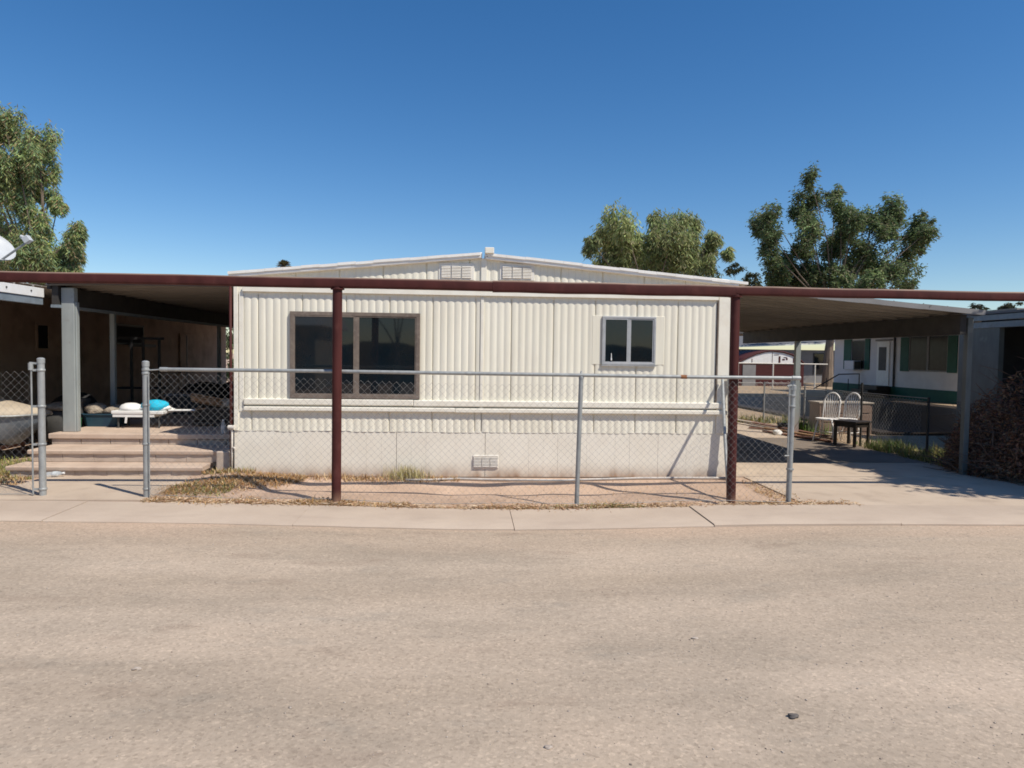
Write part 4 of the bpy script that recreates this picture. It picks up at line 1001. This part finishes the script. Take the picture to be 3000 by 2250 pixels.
lft = [(30,180,120,95),(100,300,110,90),(330,370,115,85),(350,510,95,105),(150,560,125,85),(60,780,130,100),(330,680,95,85),(240,960,130,110),(420,850,90,66),(490,920,40,50),(330,1085,95,78),(80,1150,125,95),(200,1300,150,105),(620,1190,92,75),(600,1310,100,58),(570,1460,120,40),(420,1400,110,85),(100,1430,150,70),(670,1090,30,32),(-150,300,160,120),(-120,600,150,140),(-160,900,160,150),(-150,1250,170,150),(-330,700,160,200)]
tree('pepper_tree', 'weeping green and rust tinted pepper tree at the far left above the beam', (-17.2, 29, 0), clumps_at(lft, 2.86, 0, 280, 29, 1.4),
     [(.31,.40,.15),(.25,.35,.15),(.38,.42,.16),(.35,.27,.15),(.23,.33,.19)], 2900, .21, .022, .8, M['bark'], .3, sub=20, hang=1.1)
sm = [(930,615,44,34),(1000,668,40,36),(1040,700,40,36)]
tree('background_tree', 'small olive tree top between the two larger trees on the right', (14.6, 38, 0), clumps_at(sm, 1.843, 1650, 450, 38, .4), [(.085,.1,.045),(.1,.1,.05)], 800, .26, .035, .6, M['bark'], .15, sub=9)
tree('background_tree', 'tree top peeping over the far end of the carport roof at the right', (26, 34, 0), [(*at(2868,912,34), .55,.5,.45),(*at(2965,898,40), .8,.5,.25),(*at(2940,905,40), .5,.4,.2)], [(.06,.075,.04),(.09,.08,.05)], 800, .22, .03, .5, M['bark'], .12, sub=8)
tree('background_tree', 'green tree seen in the narrow gap left of the home', (-10.8, 32, 0), [(*at(672,985,32), .5,.5,.8),(*at(678,1050,32), .5,.5,.7),(*at(668,1100,32), .4,.4,.4)], [(.09,.12,.06),(.08,.1,.05)], 900, .2, .03, .6, M['bark'], .12)
tree('shade_tree', 'broad tree just beyond the right edge that shades the driveway', (9.7, 7.3, 0), [(9.4,7.4,4.4,1.1,1.0,.8),(8.9,7.9,3.7,.75,.8,.6),(9.9,6.5,4.7,1.1,1.0,.9),(9.2,8.7,4.3,.8,.8,.7),(9.5,9.4,4.6,.9,.9,.7),(9.7,8.4,4.8,1.0,.9,.8),(10.4,7.8,5.2,1.1,1.1,.9),(8.75,6.95,4.1,.75,.75,.6),(9.3,6.1,4.4,.9,.9,.7),(8.5,8.1,3.0,.6,.6,.6)], [(.06,.08,.04),(.08,.09,.04)], 2300, .16, .035, .6, M['bark'], .12, sub=9)
# palm tip over the roof
pt = thing('palm_tree', 'palm crown just showing over the left half of the home roof', 'tree', (at(828,900,40)[0], 40, 0))
pc = Vector(at(830,778,40)); mb = MB(); mb.tube([(pc.x,40,0),(pc.x,40,pc.z-.1)], [.25,.2], 10); mb.build('trunk', M['bark'], pt, smooth='auto')
mb = MB()
for i in range(70):
    a = random.uniform(0,6.28); e = random.uniform(-.3,1.3); d = Vector((math.cos(a)*math.cos(e), math.sin(a)*math.cos(e), math.sin(e)*.8)); s = d.cross(Vector((0,0,1))).normalized()
    l = random.uniform(.4,.62); q = pc+d*l*.6; tip = pc+d*l-Vector((0,0,.15*l)); w = .07
    mb.poly([pc, q+s*w, tip, q-s*w])
V = np.array(mb.v); fast_mesh('crown', V, np.arange(len(V)).reshape(-1,4), M['leaf'], jit(len(V), [(.10,.10,.05),(.14,.11,.06)], .2), pt)

# brush pile at the right edge
bp = thing('brush_pile', 'tangled heap of dead brown branches at the right edge by the driveway', 'brush pile', (8.55, 9.4, 0))
mb = MB()
for i in range(1700):
    a = random.uniform(0, 6.28); rr = math.sqrt(random.random()); x = 8.55+1.35*rr*math.cos(a); y = 9.4+1.15*rr*math.sin(a)
    h = 1.6*math.sqrt(max(0, 1-rr**2))*(.75+.25*math.sin(3*a+1)); z = random.uniform(.0, max(.06, h))
    d = Vector((random.gauss(math.cos(a)*.5, .7), random.gauss(math.sin(a)*.5, .7), random.gauss(.15, .55))).normalized(); l = random.uniform(.15, .6); r_ = random.choice((.003,.004,.006,.010))
    p0 = Vector((x,y,z)); k = p0+d*l*.5+Vector((random.gauss(0,.03), random.gauss(0,.03), random.gauss(0,.03))); q = p0+d*l
    k.z = max(k.z, .01); q.z = max(q.z, .01)
    mb.tube([p0, k, q], [r_, r_*.8, r_*.4], 4, cap=False)
mb.build('branches', M['twig'], bp)
n = 24000; a = RNG.uniform(0, 6.28, n); rr = np.sqrt(RNG.uniform(0, 1, n)); h = 1.6*np.sqrt(np.maximum(0, 1-rr**2))*(.78+.22*np.sin(3*a+1))
Pn = np.stack([8.55+1.38*rr*np.cos(a), 9.4+1.18*rr*np.sin(a), RNG.uniform(.02, 1, n)**.6*np.maximum(h, .08)], 1)
V, F, C = leaves(Pn, .075, .012, jit(n, [(.20,.095,.06),(.14,.075,.05),(.25,.13,.08),(.28,.18,.11)], .25), .4)
fast_mesh('dead_leaves', V, F, M['dryleaf'], C, bp)

# dry grass and litter (nobody could count it)
STRAW = [(.50,.34,.17),(.42,.26,.12),(.56,.42,.25),(.36,.20,.10)]; GREEN = [(.20,.23,.07),(.26,.26,.09),(.36,.30,.12)]
def blades(pts, hmin, hmax, cols, lay=.5, w=.004):
    n = len(pts); P = np.array([(x, y, float(soil(x, y))) for x, y in pts]); a = RNG.uniform(0, 6.28, n)
    l = RNG.uniform(hmin, hmax, n); tilt = np.clip(RNG.normal(lay, .3, n), 0, 1.45)
    d = np.stack([np.cos(a)*np.sin(tilt), np.sin(a)*np.sin(tilt), np.cos(tilt)], 1); s = np.stack([-np.sin(a), np.cos(a), np.zeros(n)], 1)
    mid = P+d*l[:, None]*.55+np.array([0,0,.01]); tip = P+d*l[:, None]; tip[:, 2] -= .25*l*np.sin(tilt); tip[:, 2] = np.maximum(tip[:, 2], P[:, 2]+.006)
    ww = w*RNG.uniform(.6, 1.4, n)[:, None]
    V = np.stack([P-s*ww, P+s*ww, mid+s*ww*.8, tip, mid-s*ww*.8], 1).reshape(-1, 3); b = np.arange(n)[:, None]*5
    F = np.vstack([b+np.array([0,1,2,4]), b+np.array([4,2,3,3])[None, :]])
    return V, F, np.repeat(cols, 5, 0)
def scatter_blades(name, regions, label, seed=0):
    VV, FF, CC, off = [], [], [], 0
    for (x0, x1, yc, yw, n, pal, hmin, hmax, lay, w) in regions:
        x = RNG.uniform(x0, x1, n); fr_ = np.sin(np.pi*np.clip((x-x0)/(x1-x0), 0, 1))**.5
        yc0 = yc(x) if callable(yc) else yc
        y = yc0+RNG.normal(0, 1, n)*yw*(.35+.65*fr_)
        V, F, C = blades(list(zip(x, y)), hmin, hmax, jit(n, pal, .25), lay, w)
        VV.append(V); FF.append(F+off); CC.append(C); off += len(V)
    V, F, C = np.vstack(VV), np.vstack(FF), np.vstack(CC)
    tri = F[len(F)*0:]
    me_q = []
    o = MB(); 
    # quads and tips
    q = np.array([f for f in F if f[2] != f[3]]); t3 = np.array([f[:3] for f in F if f[2] == f[3]])
    q2 = np.hstack([t3, t3[:, 2:3]])
    o = fast_mesh(name, V, np.vstack([np.stack([q[:,0],q[:,1],q[:,2]],1), np.stack([q[:,0],q[:,2],q[:,3]],1), t3]), M['dryleaf'], C)
    o['kind'] = 'stuff'; o['label'] = label
    return o
bk_ = lambda x: back(x)+.03
scatter_blades('dry_grass', [
    (-3.5,-1.2,lambda x: back(x)+.05,.08,2600,STRAW,.02,.09,1.3,.004), (-1.7,1.7,lambda x: back(x)+.06,.06,2200,STRAW,.02,.08,1.3,.004),
    (.2,2.2,lambda x: back(x)+.09,.09,3600,STRAW+[(.42,.23,.10)],.02,.10,1.2,.004), (1.8,4.4,lambda x: back(x)+.05,.07,2000,STRAW,.02,.07,1.35,.004),
    (-3.6,-2.1,lambda x: 8.0+.50*(x+3.4)+.30,.20,5200,STRAW+[(.40,.22,.09),(.44,.26,.10)],.03,.11,1.15,.004), (-3.5,-2.3,lambda x: back(x)+.16,.12,2200,STRAW+[(.40,.22,.09)],.02,.09,1.25,.004), (-3.5,-2.8,8.30,.2,700,GREEN,.03,.09,1.1,.005),
    (-3.4,-2.75,9.0,.05,350,GREEN+STRAW,.04,.12,.8,.004), (-2.6,-1.2,8.98,.06,300,STRAW,.03,.12,.6,.004), (-1.6,-.1,8.93,.09,700,STRAW,.02,.11,.9,.004),
    (-1.95,-.65,lambda x: back(x)+.13,.09,2200,STRAW+[(.42,.25,.08)],.03,.11,1.0,.004), (.85,1.7,lambda x: back(x)+.10,.05,240,GREEN,.04,.10,.9,.005), (1.6,2.0,lambda x: back(x)+.06,.04,200,GREEN,.04,.10,.9,.005),
    (3.2,4.3,lambda x: back(x)+.12,.09,2400,STRAW+[(.44,.24,.11)],.02,.08,1.3,.004), (3.6,3.95,8.1,.4,500,STRAW,.02,.08,1.3,.004), (-.2,3.4,8.0,.45,300,STRAW,.02,.07,1.3,.003)],
    'dry straw-coloured grass and leaf litter along the fence foot')
scatter_blades('grass', [(-8,-5.5,9.0,.25,2600,GREEN+STRAW,.03,.10,.8,.005), (-6.6,-5.95,9.5,.35,900,GREEN,.04,.12,.6,.005), (-7.5,-5.3,8.55,.08,700,STRAW,.03,.08,1.0,.004), (-7.2,-6.0,10.2,.2,500,GREEN,.04,.12,.6,.005)], 'patchy green and brown grass left of the steps')
for lab_, r_ in (('bright green weeds by the back fence post left of the chairs', [(7.35,8.1,15.0,.35,900,[(.09,.16,.03),(.13,.2,.05)],.1,.35,.35,.008)]),
                 ('weeds at the back fence right of the dark chair', [(7.4,8.0,11.9,.3,700,[(.1,.15,.04),(.2,.2,.08)],.08,.3,.4,.007)]),
                 ('low green weeds in the dappled strip beside the brush pile', [(7.4,8.6,10.9,.4,1300,GREEN,.06,.25,.5,.007),(7.36,7.9,10.0,.3,500,GREEN+STRAW,.05,.2,.5,.006)]),
                 ('green weeds along the yard fence beyond the carport', [(6.2,8.4,17.0,.15,700,GREEN,.06,.3,.4,.008)])):
    scatter_blades('weeds', r_, lab_)
# tuft of grass against the skirting
V, F, C = blades(list(zip(RNG.normal(-.78, .12, 420), RNG.normal(8.95, .045, 420))), .08, .25, jit(420, [(.50,.43,.22),(.42,.38,.16),(.58,.5,.3)], .2), .4, .0035)
q = F[:420]; t3 = F[420:, :3]
o = fast_mesh('grass_tuft', V, np.vstack([q[:, :3], q[:, [0,2,3]], t3]), M['dryleaf'], C); tag(o, 'pale bushy grass tuft growing against the cream skirting', 'grass tuft')
# fallen leaves
n = 2600; xx = RNG.uniform(-3.5, 4.4, n); yy = back(xx)+.03+np.abs(RNG.normal(0, .11, n))-.05
Pn = np.stack([xx, yy, soil(xx, yy)+.03+RNG.uniform(0, .015, n)], 1)
V, F, C = leaves(Pn, .085, .011, jit(n, [(.52,.37,.23),(.40,.24,.14),(.62,.48,.34)], .2), .0)
V[:, 2] = np.repeat(Pn[:, 2], 4)+(V[:, 2]-np.repeat(Pn[:, 2], 4))*.25; o = fast_mesh('leaf_litter', V, F, M['dryleaf'], C); o['kind'] = 'stuff'; o['label'] = 'fallen dry leaves along the sidewalk edge'
# hose along the skirting
hp = [(3.55,9.0),(2.9,9.0),(2.3,8.98),(1.7,8.90),(1.25,8.82),(.8,8.85),(.3,8.90),(-.1,8.93),(-.5,8.86),(-.8,8.84)]
mb = MB(); mb.tube([(x, y, float(soil(x, y))+.022) for x, y in hp], .015, 8); tag(mb.build('hose', M['hose'], smooth=True), 'pale hose snaking along the foot of the cream skirting', 'hose')

# loose stones on the road
def stones(name, n, mat_, smin, smax, label, yr=(2.2, 6.5)):
    base = np.array([(1,0,0),(-1,0,0),(0,1,0),(0,-1,0),(0,0,1),(0,0,-.4)], float); tri = np.array([(0,2,4),(2,1,4),(1,3,4),(3,0,4),(2,0,5),(1,2,5),(3,1,5),(0,3,5)])
    y = RNG.uniform(yr[0], yr[1], n); x = RNG.uniform(-1, 1, n)*(y*.85+.6)+y*.065
    s = RNG.uniform(smin, smax, n)*RNG.choice([.6,.8,1,1.5], n); sc = RNG.uniform(.6, 1.2, (n, 1, 3))*s[:, None, None]; sc[:, :, 2] *= .55
    a = RNG.uniform(0, 6.28, n); ca, sa = np.cos(a), np.sin(a); b = base[None]*sc+RNG.normal(0, .12, (n, 6, 3))*s[:, None, None]
    V = np.stack([b[:, :, 0]*ca[:, None]-b[:, :, 1]*sa[:, None]+x[:, None], b[:, :, 0]*sa[:, None]+b[:, :, 1]*ca[:, None]+y[:, None], b[:, :, 2]+gz(x, y)[:, None]+s[:, None]*.12], 2).reshape(-1, 3)
    F = (tri[None]+np.arange(n)[:, None, None]*6).reshape(-1, 3)
    o = fast_mesh(name, V, F, mat_); o['kind'] = 'stuff'; o['label'] = label
stones('gravel', 3200, M['pebl'], .0022, .006, 'pale loose grit scattered over the road')
stones('gravel', 1500, M['pebd'], .0015, .005, 'dark loose grit scattered over the road')
lump('clod', 'small dark clod lying on the road at the lower right', 'clod', (1.535, 3.02, float(gz(1.535,3.02))+.007), (.026,.017,.010), M['clod'], 51, .5)
for (px_, py_, s_, lb) in ((.36,2.83,.012,'small white pebble near the bottom edge of the road'),(-1.72,3.62,.013,'white flat pebble on the left part of the road'),(1.38,3.95,.012,'white pebble on the road ahead of the dark clod')):
    lump('pebble', lb, 'pebble', (px_, py_, float(gz(px_, py_))+.004), (s_*1.5, s_, s_*.6), M['pebl'], int(py_*100), .4)

# ------------------------------------------------------------------ across the street (seen in the window panes)
oh = thing('house', 'pale house across the street, mirrored in the large window', 'house', (-11, -15, 0))
mb = MB(); mb.box(-17, -7.0, -20, -13.6, 0, 2.9); mb.build('wall', M['tan'], oh)
mb = MB(); mb.v=[(-17.5,-20.4,2.9),(-6.6,-20.4,2.9),(-6.6,-13.2,2.9),(-17.5,-13.2,2.9),(-17.5,-16.8,3.9),(-6.6,-16.8,3.9)]; mb.f=[(0,3,2,1),(0,1,5,4),(1,2,5),(2,3,4,5),(3,0,4)]; mb.build('roof', M['white'], oh)
mb = MB(); mb.box(-8.6,-7.9,-13.6,-13.55,.9,2.2); mb.build('window', M['barnred'], oh)
tree('street_tree', 'tree across the street, mirrored in the right pane of the large window', (-2.9, -9.5, 0), [(-3.2,-9.5,5.2,1.6,1.5,1.0),(-1.8,-9.5,4.6,1.1,1.1,.8),(-4.2,-9.3,4.4,1,1,.7),(-2.6,-9.2,4.0,.8,.8,.6)], [(.06,.08,.04)], 260, .16, .05, .6, M['bark'], .16, sub=7)
mb = MB(); rows = []
for i in range(241):
    x = -60+.5*i; h = 2.2+.14*math.sin(x*.9)+.06*math.sin(x*3.1+1)
    rows.append([(x,-21+.2*math.sin(x*2.2),0),(x,-20.8+.3*math.sin(x*2.7),h*.6),(x,-21.4,h),(x,-22.4,h*.9),(x,-22.6,0)])
mb.grid(rows); tag(mb.build('hedge', mk('hedge_green', (.035,.05,.02), (.02,.03,.012), 6, rough=.95, bump=1, bscale=9, bdist=.2)), 'long dark hedge across the street, mirrored in the windows', 'hedge')

# ------------------------------------------------------------------ camera, sun, sky
cam = bpy.data.objects.new('camera', bpy.data.cameras.new('camera')); COL.objects.link(cam); scene.camera = cam
cam.data.sensor_width = 36; cam.data.lens = 36*FOC/3000; cam.data.clip_start = .05; cam.data.clip_end = 2000
cam.matrix_world = Matrix(((rt_.x, up_.x, -fw_.x, 0), (rt_.y, up_.y, -fw_.y, 0), (rt_.z, up_.z, -fw_.z, 1.65), (0,0,0,1)))
to_sun = Vector((.61, -.49, 1.0)).normalized()
sun = bpy.data.objects.new('sun', bpy.data.lights.new('sun', 'SUN')); COL.objects.link(sun)
sun.data.energy = 5.0; sun.data.angle = R(.53); sun.data.color = (1, .93, .815)
sun.rotation_euler = to_sun.to_track_quat('Z', 'Y').to_euler(); sun.location = to_sun*60
w = bpy.data.worlds.new('World'); scene.world = w; w.use_nodes = True; t = w.node_tree
bg = t.nodes['Background']; sky = t.nodes.new('ShaderNodeTexSky'); sky.sky_type = 'NISHITA'; sky.sun_disc = False
sky.sun_elevation = math.asin(to_sun.z); sky.sun_rotation = math.atan2(to_sun.x, to_sun.y)
sky.air_density = 1.0; sky.dust_density = .1; sky.ozone_density = 1.6; sky.altitude = 150
hs = t.nodes.new('ShaderNodeHueSaturation'); hs.inputs['Saturation'].default_value = 1.34; t.links.new(sky.outputs[0], hs.inputs['Color'])
t.links.new(mix(t, 1., hs.outputs[0], (1.1, 1.12, 1.2), 'MULTIPLY'), bg.inputs[0]); bg.inputs[1].default_value = .10
scene.view_settings.view_transform = 'Standard'; scene.view_settings.look = 'None'; scene.view_settings.exposure = 0
scene.render.engine = 'CYCLES'; scene.cycles.filter_width = 1.7; scene.cycles.max_bounces = 8
scene.cycles.use_denoising = True
